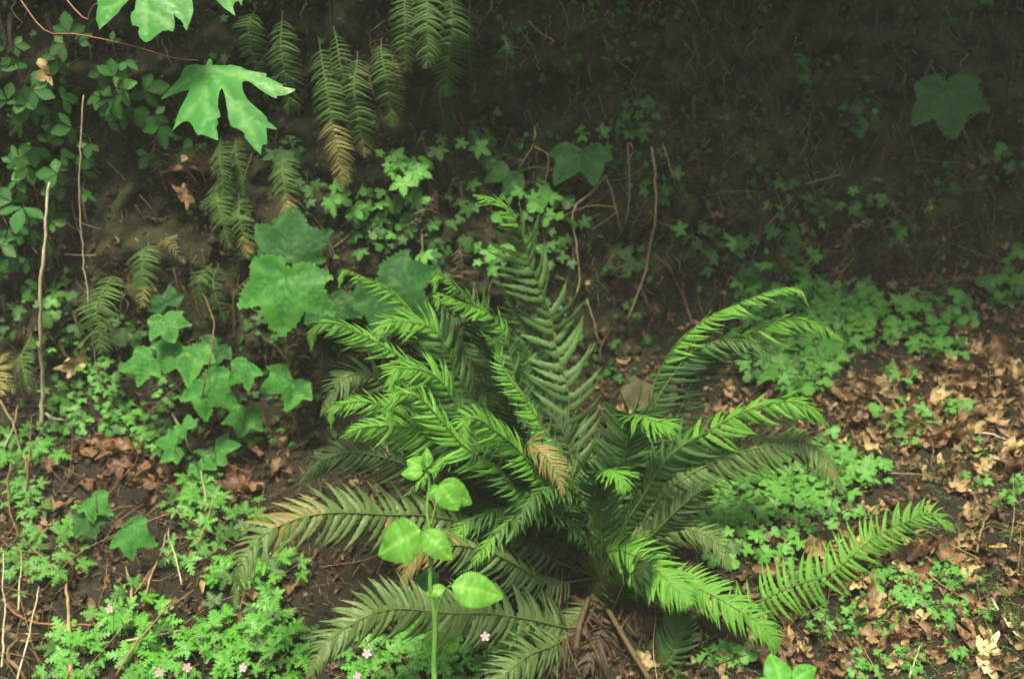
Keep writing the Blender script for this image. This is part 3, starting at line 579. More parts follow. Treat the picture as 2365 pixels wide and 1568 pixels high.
# ------------------------------------------------------------------ hanging ferns on the bank
def hang(label, fronds, group='small ferns hanging from the bank'):
    p0 = on(fronds[0][0][0], fronds[0][0][1], .02)
    f = thing('hanging_fern', p0, label, 'fern', group); f['parts_left'] = 300
    for pts, w, mat, kw in fronds_iter(fronds): frond(f, pts, w, mat, hero=True, **kw)
    return f
def fronds_iter(L):
    for d in L:
        (u0, v0), (u1, v1), w, mat, kw = d
        a = on(u0, v0, .02); b_ = at(u1, v1, max(.5, depth(on(u1, v1, 0)) - kw.pop('off', .10)))
        mid = a.lerp(b_, .5) - FWD * .05 + Vector((uni(-.01, .01), 0, .02)); k = dict(n=22, hint=(uni(-.15, .15), -1, .35), fwd=8, fwd2=40, fold=10, bare=.10, rach=.0018, prof=3); k.update(kw)
        yield [a, mid, b_], w, mat, k
Y = dict(tipmat='fern_yellow', tipfrom=.72)
hang('hanging fern in the dark beside the tip of the big maple leaf', [((592, 20), (600, 175), .055, 'fern_hang', {}), ((652, 25), (664, 265), .060, 'fern_hang', dict(n=26, off=.14))])
hang('hanging fern with the long yellow-tipped frond', [((735, 85), (790, 440), .062, 'fern_hang', dict(n=36, tipmat='fern_yellow', tipfrom=.55)), ((825, 120), (842, 362), .055, 'fern_hang', dict(n=28, tipmat='fern_yellow', tipfrom=.8)), ((770, 60), (820, 330), .05, 'fern_hang', dict(n=28, off=.06)), ((880, 90), (904, 292), .055, 'fern_hang', dict(n=24)), ((905, 130), (925, 270), .03, 'fern_yellow', dict(n=18, off=.05))])
hang('broad hanging fern at the upper edge with long thin tips', [((945, -40), (936, 165), .05, 'fern_hang', dict(n=28)), ((1010, -60), (982, 160), .065, 'fern_hang', dict(n=30, off=.14)), ((1040, -40), (1032, 220), .068, 'fern_hang', dict(n=32, off=.12)), ((1085, 0), (1088, 190), .045, 'fern_shaded', dict(n=24, off=.05)), ((1022, 180), (1026, 318), .045, 'fern_shaded', dict(n=20, off=.05))])
hang('hanging fern below the big maple leaf', [((510, 318), (518, 470), .045, 'fern_hang', dict(n=24)), ((505, 400), (530, 575), .055, 'fern_hang', dict(n=28)), ((545, 320), (562, 440), .035, 'fern_hang', dict(n=20)), ((552, 450), (572, 596), .05, 'fern_hang', dict(n=24, **Y)), ((655, 350), (666, 505), .055, 'fern_hang', dict(n=26, tipmat='fern_yellow', tipfrom=.74))])
hang('dim fern with narrow blade on the mossy bank', [((1165, 90), (1166, 205), .04, 'fern_shaded', dict(n=18))])
hang('fern with broad pinnae beside the thin pale vine', [((268, 625), (236, 815), .068, 'fern_hang', dict(n=22, off=.15, fold=2))])
hang('fern with a bent straw-coloured frond tip', [((345, 560), (328, 690), .055, 'fern_hang', dict(n=24)), ((375, 630), (412, 545), .014, 'fern_yellow', dict(n=14, bare=.55, off=.16)), ((405, 545), (428, 610), .025, 'fern_yellow', dict(n=14, off=.16)), ((372, 660), (326, 712), .032, 'fern_yellow', dict(n=10, bare=.3, off=.14))])
hang('dim fern on the bank above the cluster of broad leaves', [((490, 610), (462, 700), .04, 'fern_hang', dict(n=20)), ((505, 610), (520, 745), .04, 'fern_shaded', dict(n=22))])
hang('yellowing fern at the foot of the pale dead stalk', [((5, 820), (2, 915), .05, 'fern_yellow', dict(n=16, off=.2)), ((40, 830), (34, 910), .03, 'fern_yellow', dict(n=14, off=.2)), ((72, 770), (68, 908), .04, 'fern_hang', dict(n=24, off=.2))])

for lab, u0, v0, u1, v1, w in [('brown dead frond on the bank above the fern', 1010, 440, 960, 560, .05), ('brown dead frond hanging between the dim herbs', 1060, 560, 1075, 690, .045), ('shrivelled dead frond beside the folded brown leaf', 370, 300, 385, 440, .05), ('dead frond hanging below the big maple leaf tip', 470, 330, 440, 480, .05), ('brown dead frond under the large dark thimbleberry leaf', 700, 740, 690, 860, .05), ('dead frond in the dark above the pale vine', 140, 90, 150, 230, .05),
                               ('rusty dead frond on the mossy bank beside the roots', 1400, 560, 1430, 690, .05), ('dim dead frond far up the dark bank', 1600, 330, 1620, 450, .045), ('dead frond in the shade behind the star-leaved patch', 2030, 560, 2040, 660, .05), ('dead frond drooping under the lone dim leaf', 2230, 380, 2250, 520, .05), ('small dead frond beside the dark round seedlings', 250, 560, 262, 640, .035)]:
    f_ = thing('dead_frond', on(u0, v0, .01), lab, 'dead frond', 'dead fronds on the bank'); f_['parts_left'] = 60
    for pts, w_, m_, kw in fronds_iter([((u0, v0), (u1, v1), w, 'fern_dead', dict(n=20, off=.03, fold=30, jit=3, rmat='rachis_brown'))]): frond(f_, pts, w_, m_, hero=True, **kw)

# ------------------------------------------------------------------ big-leaf maple sprig reaching in from above
def traced(pts_z, ou, ov, d, curve, veins, step=26):
    """leaf traced in the enlarged photo -> local metres in the view plane; returns geo and matrix pieces"""
    return pts_z
MAPLE = [(1230,410),(1260,402),(1305,398),(1340,408),(1375,415),(1385,372),(1396,355),(1418,372),(1427,410),(1475,418),(1540,425),(1560,418),(1640,437),(1680,462),(1740,475),(1830,493),(1825,515),(1860,530),(1945,575),(1945,588),(1985,595),(2035,605),(2030,618),(1970,655),(1912,660),(1912,680),(1880,670),(1830,640),(1780,605),(1740,572),(1710,553),(1680,550),(1668,562),(1672,600),(1690,650),(1715,690),(1760,735),(1820,785),(1858,825),(1862,850),(1900,875),(1932,908),(1900,905),(1870,898),(1855,895),(1862,940),(1868,1010),(1835,1020),(1828,1050),(1825,1085),(1790,1055),(1760,1020),(1730,985),(1712,965),(1715,945),(1690,920),(1645,895),(1640,905),(1612,880),(1595,840),(1585,790),(1570,730),(1555,670),(1535,620),(1520,598),(1508,625),(1505,680),(1508,740),(1525,780),(1533,812),(1510,830),(1520,865),(1505,890),(1518,930),(1525,985),(1500,975),(1465,960),(1430,945),(1395,935),(1375,942),(1355,915),(1335,875),(1310,845),(1290,835),(1255,840),(1215,870),(1182,905),(1195,870),(1205,830),(1225,760),(1245,710),(1270,650),(1283,603),(1230,612),(1170,630),(1110,650),(1068,660),(1085,630),(1120,590),(1160,550),(1195,510),(1210,470),(1212,440)]
MAPLE2 = [(595,-60),(640,-30),(655,20),(652,80),(655,130),(675,175),(685,205),(700,185),(740,160),(780,120),(815,85),(830,50),(868,5),(900,-40),(930,-30),(930,20),(928,65),(908,85),(905,115),(912,150),(925,185),(945,183),(975,200),(968,235),(980,270),(1010,300),(1030,303),(1060,290),(1095,255),(1130,225),(1170,215),(1200,225),(1212,195),(1210,150),(1200,100),(1185,50),(1165,15),(1170,30),(1190,75),(1215,115),(1245,135),(1265,160),(1270,185),(1292,213),(1305,170),(1322,110),(1328,60),(1318,10),(1305,-40),(1250,-90),(1180,-150),(1050,-210),(930,-230),(780,-190),(660,-130)]
MAPLE3 = [(1480,-20),(1510,15),(1555,60),(1590,85),(1610,100),(1632,116),(1625,85),(1615,50),(1625,20),(1650,5),(1675,45),(1678,10),(1690,-30),(1640,-90),(1560,-110),(1490,-80)]
DM = 1.92
sprig = thing('maple_branch', at(60, -120, DM + .12), 'bright green big-leaf maple sprig hanging into the upper corner', 'branch')
SB = sprig.location
def traced_leaf(pz, veins, d, curve, tilt=0.0, step=22, mat='maple'):
    u = [(x / 3.0, y / 3.0) for x, y in pz]; vv = [[(x / 3.0, y / 3.0) for x, y in l] for l in veins]
    cu = sum(p[0] for p in u) / len(u); cv = sum(p[1] for p in u) / len(u); s = d / FPX
    loc = lambda p: ((p[0] - cu) * s, -(p[1] - cv) * s)
    g = cdt_leaf([loc(p) for p in u][::-1], [[loc(p) for p in l] for l in vv], step * s * .7, curve, .0022, 7 * s, .5)
    o = at(cu, cv, d); mw = Matrix(((RIGHT.x, UP.x, -FWD.x, o.x - SB.x), (RIGHT.y, UP.y, -FWD.y, o.y - SB.y), (RIGHT.z, UP.z, -FWD.z, o.z - SB.z), (0, 0, 0, 1)))
    g = (g[0], [f if True else f for f in g[1]], g[2])
    return link('leaf', mk('maple_leaf', g, mat), sprig, mw)
c0 = (1378, 420)
mv = [[c0, (1520, 590), (1700, 800), (1822, 1070)], [c0, (1405, 600), (1440, 780), (1522, 975)], [c0, (1600, 500), (1800, 560), (2025, 608)], [c0, (1270, 520), (1150, 600), (1072, 658)], [c0, (1400, 370)],
      [(1600, 690), (1700, 740)], [(1600, 690), (1620, 800)], [(1700, 800), (1850, 880)], [(1700, 800), (1690, 900)], [(1410, 640), (1300, 760), (1190, 895)], [(1425, 720), (1510, 800)], [(1440, 780), (1390, 920)], [(1560, 485), (1680, 480), (1820, 500)], [(1800, 560), (1915, 670)], [(1480, 545), (1560, 650)]]
lf = traced_leaf(MAPLE, mv, DM, lambda x, y: .10 * x - .9 * (x * x) - 1.1 * (y + .02) ** 2 - .25 * (y) + .002 * math.sin(40 * x))
c1 = (960, -120)
lf2 = traced_leaf(MAPLE2, [[c1, (1010, 50), (1020, 295)], [c1, (780, 30), (685, 200)], [c1, (1210, 40), (1292, 208)], [(1005, 30), (920, 100)], [(1010, 60), (1130, 130), (1200, 220)], [(800, 20), (660, 60)]], DM - .05, lambda x, y: -1.0 * x * x - 1.2 * (y - .02) ** 2 - .3 * y)
lf3 = traced_leaf(MAPLE3, [[(1560, -80), (1590, 20), (1630, 112)]], DM + .02, lambda x, y: -1.5 * x * x - .2 * y)
def stalk(parent, pts, r0, r1, mat, name='petiole', n=14, sides=6):
    P = spline([p - parent.location for p in pts], n); V, F = tube_geo(P, r0, r1, sides); return link(name, mesh(name, V, F, M[mat]), parent)
stalk(sprig, [at(40, -10, DM + .09), at(105, 72, DM + .08), at(180, 80, DM + .06), at(300, 105, DM + .03), at(400, 134, DM + .005), at(459, 140, DM + .008)], .0016, .0012, 'stem_red', n=20)
stalk(sprig, [at(60, -120, DM + .12), at(50, -60, DM + .1), at(40, -10, DM + .09)], .004, .0024, 'twig_brown', 'twig')
stalk(sprig, [at(60, -120, DM + .12), at(190, 40, DM + .10), at(218, 12, DM + .02), at(320, -40, DM - .04)], .002, .0016, 'stem_red')

# ------------------------------------------------------------------ thimbleberry plants
_lm = {}
def leaf_mesh(kind, k, mat):
    key = (kind, k, mat)
    if key not in _lm: _lm[key] = mk(kind + '_leaf', GEO[kind][k % len(GEO[kind])], mat)
    return _lm[key]
GEO = {'thimble': THG,
       'star': [polar_geo(star_outline(k), .22, k, .05) for k in range(6)],
       'round': [polar_geo(round_outline(k), .25, k, .06) for k in range(5)],
       'trifoliate': [trifoliate_geo(k) for k in range(6)],
       'robert': [dissected_geo(k) for k in range(6)]}
def bramble_geo(k, wide=.36, n=48, across=4):
    """toothed ovate blade, quilted between its side veins"""
    r = random.Random(k); V, F, A = [], [], []; W = 2 * across + 1; b = r.uniform(-.3, -.14); tw = r.uniform(-.2, .2)
    for i in range(n + 1):
        t = i / n; w = wide * (math.sin(math.pi * t ** .80) ** .80 if 0 < i < n else 0) * (1 + (.075 if i % 2 else -.075)) * (1.08 - .2 * t)
        for j in range(W):
            q_ = (j - across) / across; ph = (t - .20 * abs(q_)) * 8 + .25 * math.sin(3 * t + k + q_); v_ = math.cos(2 * math.pi * ph)
            V.append((t + .03 * abs(q_), q_ * w, -.22 * q_ * q_ * wide + .05 * abs(q_) - .013 * v_ * abs(q_) ** .6 * (1 - .4 * t) + b * t * t + tw * q_ * w * t + .012 * math.sin(11 * t + k) + .05 * noise.noise(Vector((t * 3.5, q_ * 1.6, k * 3.3))) + .02 * noise.noise(Vector((t * 9, q_ * 4, k)))))
            A.append(1.0 if j == across else max(0, (v_ - .7)) * (.6 - .5 * abs(q_)))
    for i in range(n):
        for j in range(W - 1): F.append((i * W + j, (i + 1) * W + j, (i + 1) * W + j + 1, i * W + j + 1))
    return V, F, A
GEO['bramble'] = [bramble_geo(k, w) for k, w in ((1, .42), (2, .33), (3, .34), (4, .42))]
def place(parent, kind, u, v, d, size, ang, tilt=(0, 0, .6), mat='thimble', k=None, name='leaf'):
    """leaf whose petiole end is seen at (u, v) at depth d; tip direction ang degrees in the picture (0 = right, 90 = down)"""
    tip = RIGHT * math.cos(R(ang)) - UP * math.sin(R(ang)); n = (-FWD + Vector(tilt)).normalized(); x = tip - n * tip.dot(n)
    return link(name, leaf_mesh(kind, random.randrange(6) if k is None else k, mat), parent, basis(x, n, at(u, v, d) - parent.location, size))
def thimble(label, root, leaves, mat='thimble', group='thimbleberry plants on the bank', stem='stem_thin'):
    """leaves: (u, v of the petiole end, metres in front of the bank, length in px, angle, tilt)"""
    r0 = on(*root); t = thing('thimbleberry_plant', r0, label, 'plant', group)
    top = None
    for L in leaves:
        u, v, off, size, ang = L[:5]; tl = L[5] if len(L) > 5 else (uni(-.2, .2), 0, .55); m_ = L[6] if len(L) > 6 else mat; kk = L[7] if len(L) > 7 else None
        d = depth(on(u, v)) - off; place(t, 'thimble', u, v, d, size * d / FPX, ang, tl, m_, kk)
        p = at(u, v, d); mid = r0.lerp(p, .55) + Vector((0, -.05, .04)); stalk(t, [r0, mid, p - Vector((0, -.004, .006)), p], .0022, .0012, stem, 'stem')
    return t
thimble('pair of broad overlapping thimbleberry leaves left of the fern', (690, 800), [(660, 630, .25, 128, 108, (0, 0, .2), 'thimble', 0), (662, 590, .16, 105, 262, (0, 0, .1), 'thimble_dark', 3)])
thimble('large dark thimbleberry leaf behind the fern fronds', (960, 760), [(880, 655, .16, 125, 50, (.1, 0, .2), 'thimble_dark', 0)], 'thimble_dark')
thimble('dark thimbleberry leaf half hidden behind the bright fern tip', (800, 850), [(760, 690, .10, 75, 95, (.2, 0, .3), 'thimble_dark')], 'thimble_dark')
thimble('thimbleberry plant with a cluster of pale green leaves at the bank foot', (490, 985), [(340, 812, .16, 70, 100), (425, 810, .18, 85, 80), (484, 860, .26, 96, 97, (0, 0, .2), 'thimble', 1), (560, 832, .2, 62, 75), (500, 800, .12, 50, 100, (0, 0, .5), 'thimble_dark')])
thimble('thimbleberry plant with one three-lobed leaf against dark soil', (690, 1010), [(672, 882, .22, 68, 101, (0, 0, .2), 'thimble', 2)])
thimble('small thimbleberry leaf low on the bank, lowest of the pale cluster', (580, 1030), [(568, 950, .12, 55, 85)])
thimble('thimbleberry with a pointed leaf below the bent yellow fern tip', (400, 850), [(378, 735, .14, 55, 80), (385, 700, .12, 45, 270, (0, 0, .2), 'thimble_dark')])
thimble('low thimbleberry with two drooping leaves over dry stems', (270, 1240), [(222, 1140, .22, 58, 95, (0, 0, .5)), (302, 1205, .26, 74, 88, (.1, 0, .4)), (200, 1190, .14, 50, 80, (0, 0, .6), 'thimble_dark')])
thimble('thimbleberry seedling with crinkled leaves above the red leaf litter', (470, 1090), [(400, 1030, .1, 48, 130), (500, 1040, .1, 46, 50), (430, 990, .1, 34, 200), (460, 1070, .08, 36, 80)])
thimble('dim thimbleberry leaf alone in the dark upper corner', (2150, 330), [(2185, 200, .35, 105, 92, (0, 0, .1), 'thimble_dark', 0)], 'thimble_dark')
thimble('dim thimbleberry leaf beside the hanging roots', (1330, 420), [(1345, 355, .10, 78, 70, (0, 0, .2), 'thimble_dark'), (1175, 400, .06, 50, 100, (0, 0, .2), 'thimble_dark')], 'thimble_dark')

# ------------------------------------------------------------------ bramble shoot in the foreground
BRD = BD - .62
root = at(1003, 1640, BRD); br = thing('bramble_shoot', root, 'upright bright green bramble shoot in front of the fern', 'shoot')
def bp(u, v, dd=0): return at(u, v, BRD + dd)
stalk(br, [bp(1010, 1640), bp(1002, 1540, .01), bp(1005, 1440), bp(993, 1345, -.01), bp(998, 1265, -.005), bp(986, 1180, .005), bp(992, 1120, .005), bp(984, 1062)], .0062, .0024, 'stem_green', 'stem', 24, 8)
def btw(parent, u, v, dd, px, ang, tilt, k, mat='bramble'): return place(parent, 'bramble', u, v, BRD + dd, px * (BRD + dd) / FPX, ang, tilt, mat, k)
btw(br, 974, 1222, -.03, 124, 154, (-.25, 0, .45), 0)
btw(br, 974, 1224, -.035, 96, 44, (.3, 0, .6), 1)
btw(br, 1040, 1352, -.03, 124, 8, (.1, 0, .75), 2)
btw(br, 1030, 1358, -.01, 48, 165, (0, 0, .5), 1)
btw(br, 1014, 1350, .03, 60, 200, (0, 0, .3), 0, 'thimble_dark')
btw(br, 1013, 1116, 0, 96, 22, (.5, 0, .55), 2); btw(br, 1013, 1118, -.012, 74, 52, (.1, 0, .45), 3); btw(br, 1014, 1120, 0, 46, 138, (-.5, 0, .5), 1)
btw(br, 980, 1084, 0, 54, 214, (-.2, 0, .6), 3); btw(br, 978, 1090, -.01, 52, 176, (0, 0, .3), 1); btw(br, 985, 1088, 0, 52, 276, (.5, 0, 0), 1); btw(br, 987, 1080, -.01, 42, 262, (-.6, 0, 0), 1); btw(br, 988, 1086, -.01, 30, 350, (.3, 0, .3), 1)
stalk(br, [bp(994, 1215), bp(1003, 1180), bp(1012, 1140), bp(1013, 1122)], .0024, .0016, 'stem_green')
stalk(br, [bp(996, 1300), bp(984, 1260, -.01), bp(972, 1228, -.03)], .0022, .0016, 'stem_green')
stalk(br, [bp(1005, 1440), bp(1014, 1395, -.01), bp(1028, 1362, -.02), bp(1040, 1352, -.03)], .0022, .0015, 'stem_green')
# prickles
J = Joined()
for k in range(26):
    v = uni(1100, 1560); p = bp(985 + (v - 1060) * .036, v) - root; d_ = (RIGHT * uni(-1, 1) - FWD * uni(0, 1) + UP * uni(-.3, .5)).normalized(); p = p + d_ * .0035
    V, F = tube_geo([p, p + d_ * .004], .0006, .0001, 4); J.add(V, F)
link('prickles', J.mesh('prickles', M['stem_green']), br)['kind'] = 'stuff'
t = thing('bramble_seedling', at(1815, 1640, BD - .5), 'pointed pale green bramble leaf at the lower edge by the litter', 'seedling')
for (u, v, px, a, k) in ((1808, 1585, 80, 262, 0), (1830, 1570, 70, 330, 1), (1800, 1590, 60, 200, 1)): place(t, 'bramble', u, v, BD - .5, px * (BD - .5) / FPX, a, (0, 0, .8), 'herb_bright', k)
stalk(t, [t.location.copy(), at(1808, 1585, BD - .5)], .0018, .0012, 'stem_green', 'stem')

# ------------------------------------------------------------------ herbs growing in patches on the bank and floor
def herb(kind, mat, name, label, cat, group, base, nrm, nleaf, size, spread, tall, up=.5, stemmat='stem_thin'):
    t = thing(name, base, label, cat, group); J = Joined(); tocam = (CAM - base).normalized(); ang0 = uni(0, 6.28); odd = rnd() < .3
    e1 = nrm.orthogonal().normalized(); e2 = nrm.cross(e1)
    for k in range(nleaf):
        a = ang0 + k * 2.4 + uni(-.4, .4); rr = spread * math.sqrt(uni(.1, 1)); out = e1 * math.cos(a) + e2 * math.sin(a)
        p = out * rr + nrm * tall * uni(.55, 1.15) + Vector((0, 0, .3 * tall))
        n = (nrm * .25 + Vector((0, 0, up)) + tocam * .55 + Vector((uni(-.6, .6), uni(-.6, .6), uni(-.4, .4)))).normalized()
        x = out + Vector((0, 0, -.25)); x = x - n * x.dot(n)
        if x.length < .05: x = n.orthogonal()
        s = size * uni(.55, 1.2); link('leaf', leaf_mesh('round' if kind == 'star' and odd else kind, random.randrange(6), mat if rnd() < .75 else ('herb_dim' if rnd() < .6 else 'herb')), t, basis(x, n, p, s))
        V, F = tube_geo(spline([Vector((0, 0, 0)) - nrm * .004, p * .5 + nrm * tall * .25, p], 5), .0011, .0006, 3); J.add(V, F)
    link('stem', J.mesh('herb_stem', M[stemmat]), t); return t
def patch(kind, mat, name, label, cat, spots, lpx, nleaf=(4, 6), spread=1.5, tall=.9, group=None, up=.5):
    """spots: (u, v, ru, rv, plants) ellipses as seen in the photo, resolved to the ground there"""
    for (u, v, ru, rv, cnt) in spots:
        for _ in range(cnt):
            a, r_ = uni(0, 6.28), math.sqrt(rnd()); co, no = hit(u + ru * r_ * math.cos(a), v + rv * r_ * math.sin(a)); s = lpx * depth(co) / FPX
            nl = random.randint(*nleaf); pu, pv, _ = pix(co)
            herb(kind, mat, name, uniq(label + ' with ' + NUM[nl], pu, pv), cat, group or label + ' plants', co, no, nl, s * uni(.85, 1.15), s * spread, s * tall, up)
H = 'star_leaved_herb'
patch('star', 'herb', H, 'star-leaved herb', 'herb', [(1840, 760, 120, 90, 26), (1960, 740, 130, 60, 16), (1830, 850, 110, 55, 18), (2080, 760, 110, 50, 9), (1780, 650, 80, 40, 8), (1950, 700, 60, 40, 6)], 27, (4, 6), 1.6)
patch('star', 'herb', H, 'scattered star-leaved herb', 'herb', [(2190, 720, 60, 40, 4), (2290, 690, 50, 30, 4), (2180, 820, 60, 30, 4), (2060, 1010, 60, 30, 3), (2150, 960, 80, 40, 3), (2080, 900, 40, 20, 2), (2350, 620, 15, 15, 1)], 26, (3, 5), 1.3)
patch('star', 'herb', H, 'low star-leaved herb', 'herb', [(1780, 1120, 170, 60, 26), (1720, 1180, 110, 50, 18), (1900, 1160, 80, 60, 11), (1650, 1260, 60, 30, 4), (1780, 1250, 80, 30, 6), (1930, 1080, 70, 40, 6), (1640, 1160, 60, 50, 6), (1980, 1100, 60, 30, 4)], 25)
patch('star', 'herb', 'herb_sprig', 'tiny-leaved herb sprig', 'herb', [(1900, 1420, 120, 60, 6), (2230, 1400, 80, 60, 5), (2060, 1540, 120, 20, 4), (2060, 1360, 50, 60, 8), (2150, 1340, 60, 40, 6), (1680, 1520, 50, 40, 5), (2250, 1080, 40, 40, 3), (2340, 1140, 20, 60, 3), (2160, 1420, 60, 30, 4), (1980, 1440, 90, 40, 4), (1860, 1340, 60, 40, 3), (2130, 1500, 80, 40, 3)], 18)
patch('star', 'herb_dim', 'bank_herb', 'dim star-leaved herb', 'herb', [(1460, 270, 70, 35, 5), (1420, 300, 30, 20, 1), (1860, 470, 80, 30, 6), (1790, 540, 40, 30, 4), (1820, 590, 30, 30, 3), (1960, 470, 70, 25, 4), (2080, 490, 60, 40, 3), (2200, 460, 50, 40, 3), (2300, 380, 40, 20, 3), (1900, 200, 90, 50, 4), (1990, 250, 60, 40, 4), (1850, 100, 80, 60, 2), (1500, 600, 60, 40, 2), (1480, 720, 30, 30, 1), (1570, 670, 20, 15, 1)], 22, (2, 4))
patch('star', 'herb', 'bank_herb', 'lobed bank herb', 'herb', [(970, 405, 70, 22, 4), (930, 450, 40, 20, 2), (1050, 345, 40, 20, 2), (800, 475, 60, 35, 4), (1270, 470, 60, 30, 4), (1190, 575, 50, 40, 3), (1140, 620, 30, 20, 1), (1370, 300, 30, 20, 1)], 34, (3, 5), 1.3)
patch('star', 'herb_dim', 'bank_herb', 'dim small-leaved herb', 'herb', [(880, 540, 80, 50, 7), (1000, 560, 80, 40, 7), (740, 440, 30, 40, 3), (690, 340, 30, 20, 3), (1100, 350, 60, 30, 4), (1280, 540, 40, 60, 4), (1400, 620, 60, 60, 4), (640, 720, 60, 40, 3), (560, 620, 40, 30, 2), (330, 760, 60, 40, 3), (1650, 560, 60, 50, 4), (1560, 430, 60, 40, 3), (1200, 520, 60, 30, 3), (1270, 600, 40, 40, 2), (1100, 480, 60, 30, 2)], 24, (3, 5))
patch('trifoliate', 'currant', 'currant_shrub', 'scalloped currant shoot', 'shrub', [(265, 205, 50, 35, 3), (335, 290, 35, 30, 2), (365, 350, 20, 20, 1), (85, 240, 45, 25, 2), (150, 340, 45, 35, 2), (60, 420, 50, 30, 3), (70, 500, 50, 25, 3), (35, 600, 35, 35, 3), (8, 160, 15, 25, 1), (200, 400, 12, 12, 1), (165, 120, 40, 20, 1), (5, 240, 10, 20, 1), (300, 160, 15, 10, 1)], 47, (3, 4), 1.0, 1.6, None, .25)
patch('round', 'herb_dim', 'seedling', 'dim round-leaved seedling', 'herb', [(150, 700, 50, 40, 4), (60, 740, 30, 30, 2), (170, 760, 30, 30, 1)], 24, (3, 5))
patch('star', 'herb', H, 'crowded small-leaved herb', 'herb', [(220, 880, 80, 40, 8), (190, 930, 70, 40, 6), (270, 960, 60, 30, 7), (330, 990, 70, 40, 9), (170, 980, 40, 30, 3), (150, 820, 60, 40, 3), (610, 1020, 30, 20, 2), (400, 920, 40, 20, 2)], 18)
patch('robert', 'herb', 'herb_robert', 'feathery herb Robert', 'herb', [(60, 1080, 60, 60, 7), (40, 1180, 40, 50, 3), (150, 1240, 60, 40, 4), (70, 1140, 30, 30, 2), (190, 1285, 30, 20, 1), (450, 1190, 40, 60, 5), (450, 1270, 50, 30, 4), (480, 1120, 30, 40, 3), (60, 1310, 50, 40, 3), (155, 1335, 20, 20, 1), (560, 1220, 40, 20, 2), (50, 1360, 30, 20, 1)], 32, (3, 5), 1.2)
patch('robert', 'herb_bright', 'herb_robert', 'bright herb Robert', 'herb', [(430, 1490, 130, 70, 9), (560, 1440, 100, 60, 7), (620, 1510, 80, 60, 7), (300, 1440, 40, 30, 3), (310, 1415, 30, 20, 1), (540, 1360, 50, 30, 4), (620, 1340, 50, 40, 4), (470, 1550, 140, 20, 6), (150, 1540, 50, 25, 4), (200, 1550, 40, 20, 2)], 42, (3, 5), 1.2)
patch('robert', 'herb_bright', 'herb_robert', 'lush herb Robert', 'herb', [(900, 1530, 90, 40, 9), (1080, 1530, 90, 40, 10), (1020, 1450, 30, 40, 3), (1120, 1500, 40, 30, 3), (960, 1560, 60, 15, 4), (1230, 1470, 30, 15, 1)], 40, (3, 5), 1.2)

# pink five-petalled flowers on thin stalks
def petal_geo():
    return strip_geo(5, lambda t, s: [.10, .14, .24, .32, .30, .12][round(t * 5)], 1, lambda t, s: .05 * abs(s), .1)
PG = mk('petal', petal_geo(), 'petal')
for i, (u, v, lab) in enumerate([(253, 1405, 'alone above the reddish twig'), (368, 1551, 'first of two close together at the lower edge'), (432, 1540, 'second of two close together at the lower edge'), (562, 1541, 'over the middle of the bright herb patch'), (847, 1508, 'against the old low fern frond'), (1120, 1469, 'beside the bramble shoot in fern shade'), (826, 1562, 'cut by the lower edge below the old frond')]):
    g0 = on(u, min(v + 60, 1600)); d = depth(on(u, v)) - (.10 if u < 700 else .30); p = at(u, v, d); g0, _ = drop(p)
    f = thing('herb_robert_flower', g0, 'small pink five-petalled flower ' + lab, 'flower', 'pink herb Robert flowers')
    n = (-FWD + Vector((uni(-.6, .6), 0, uni(.1, .8)))).normalized(); e1 = n.orthogonal().normalized(); e2 = n.cross(e1); a0 = uni(0, 6)
    for k in range(5):
        a = a0 + k * 2 * math.pi / 5; link('petal', PG, f, basis(e1 * math.cos(a) + e2 * math.sin(a), n, p - g0, .0105))
    V, F = tube_geo([p - g0 - n * .003, p - g0 + n * .0025], .0016, .0010, 6); link('flower_centre', mesh('flower_centre', V, F, M['flower_centre']), f)
    stalk(f, [g0, g0.lerp(p, .6) + Vector((.008, .01, .01)), p - n * .003], .0008, .0006, 'stem_thin', 'stem')

import bmesh
def mound(label, u, v, rpx, sq=(1, .8, .7)):  # lumpy ball standing for a mound of bare earth
    co, no = hit(u, v); r_ = rpx * depth(co) / FPX; bm = bmesh.new(); bmesh.ops.create_icosphere(bm, subdivisions=4, radius=1)
    for w in bm.verts:
        p = w.co.copy(); k = 1 + .28 * noise.noise(p * 1.3 + co) + .12 * noise.noise(p * 3 + co) + .08 * noise.noise(p * 7) + .04 * noise.noise(p * 16); w.co = Vector((p.x * sq[0], p.y * sq[1], p.z * sq[2])) * k * r_
    m = bpy.data.meshes.new('mound'); bm.to_mesh(m); bm.free(); m.materials.append(M['mound']); m.polygons.foreach_set('use_smooth', [True] * len(m.polygons))
    o = link('mound', m); o.location = co - no * r_ * .55; tag(o, label, 'mound')
mound('brown mossy earth mound half sunk behind the fern crown', 1535, 905, 105)
mound('small brown lump of earth showing between the fern fronds', 1470, 880, 38)
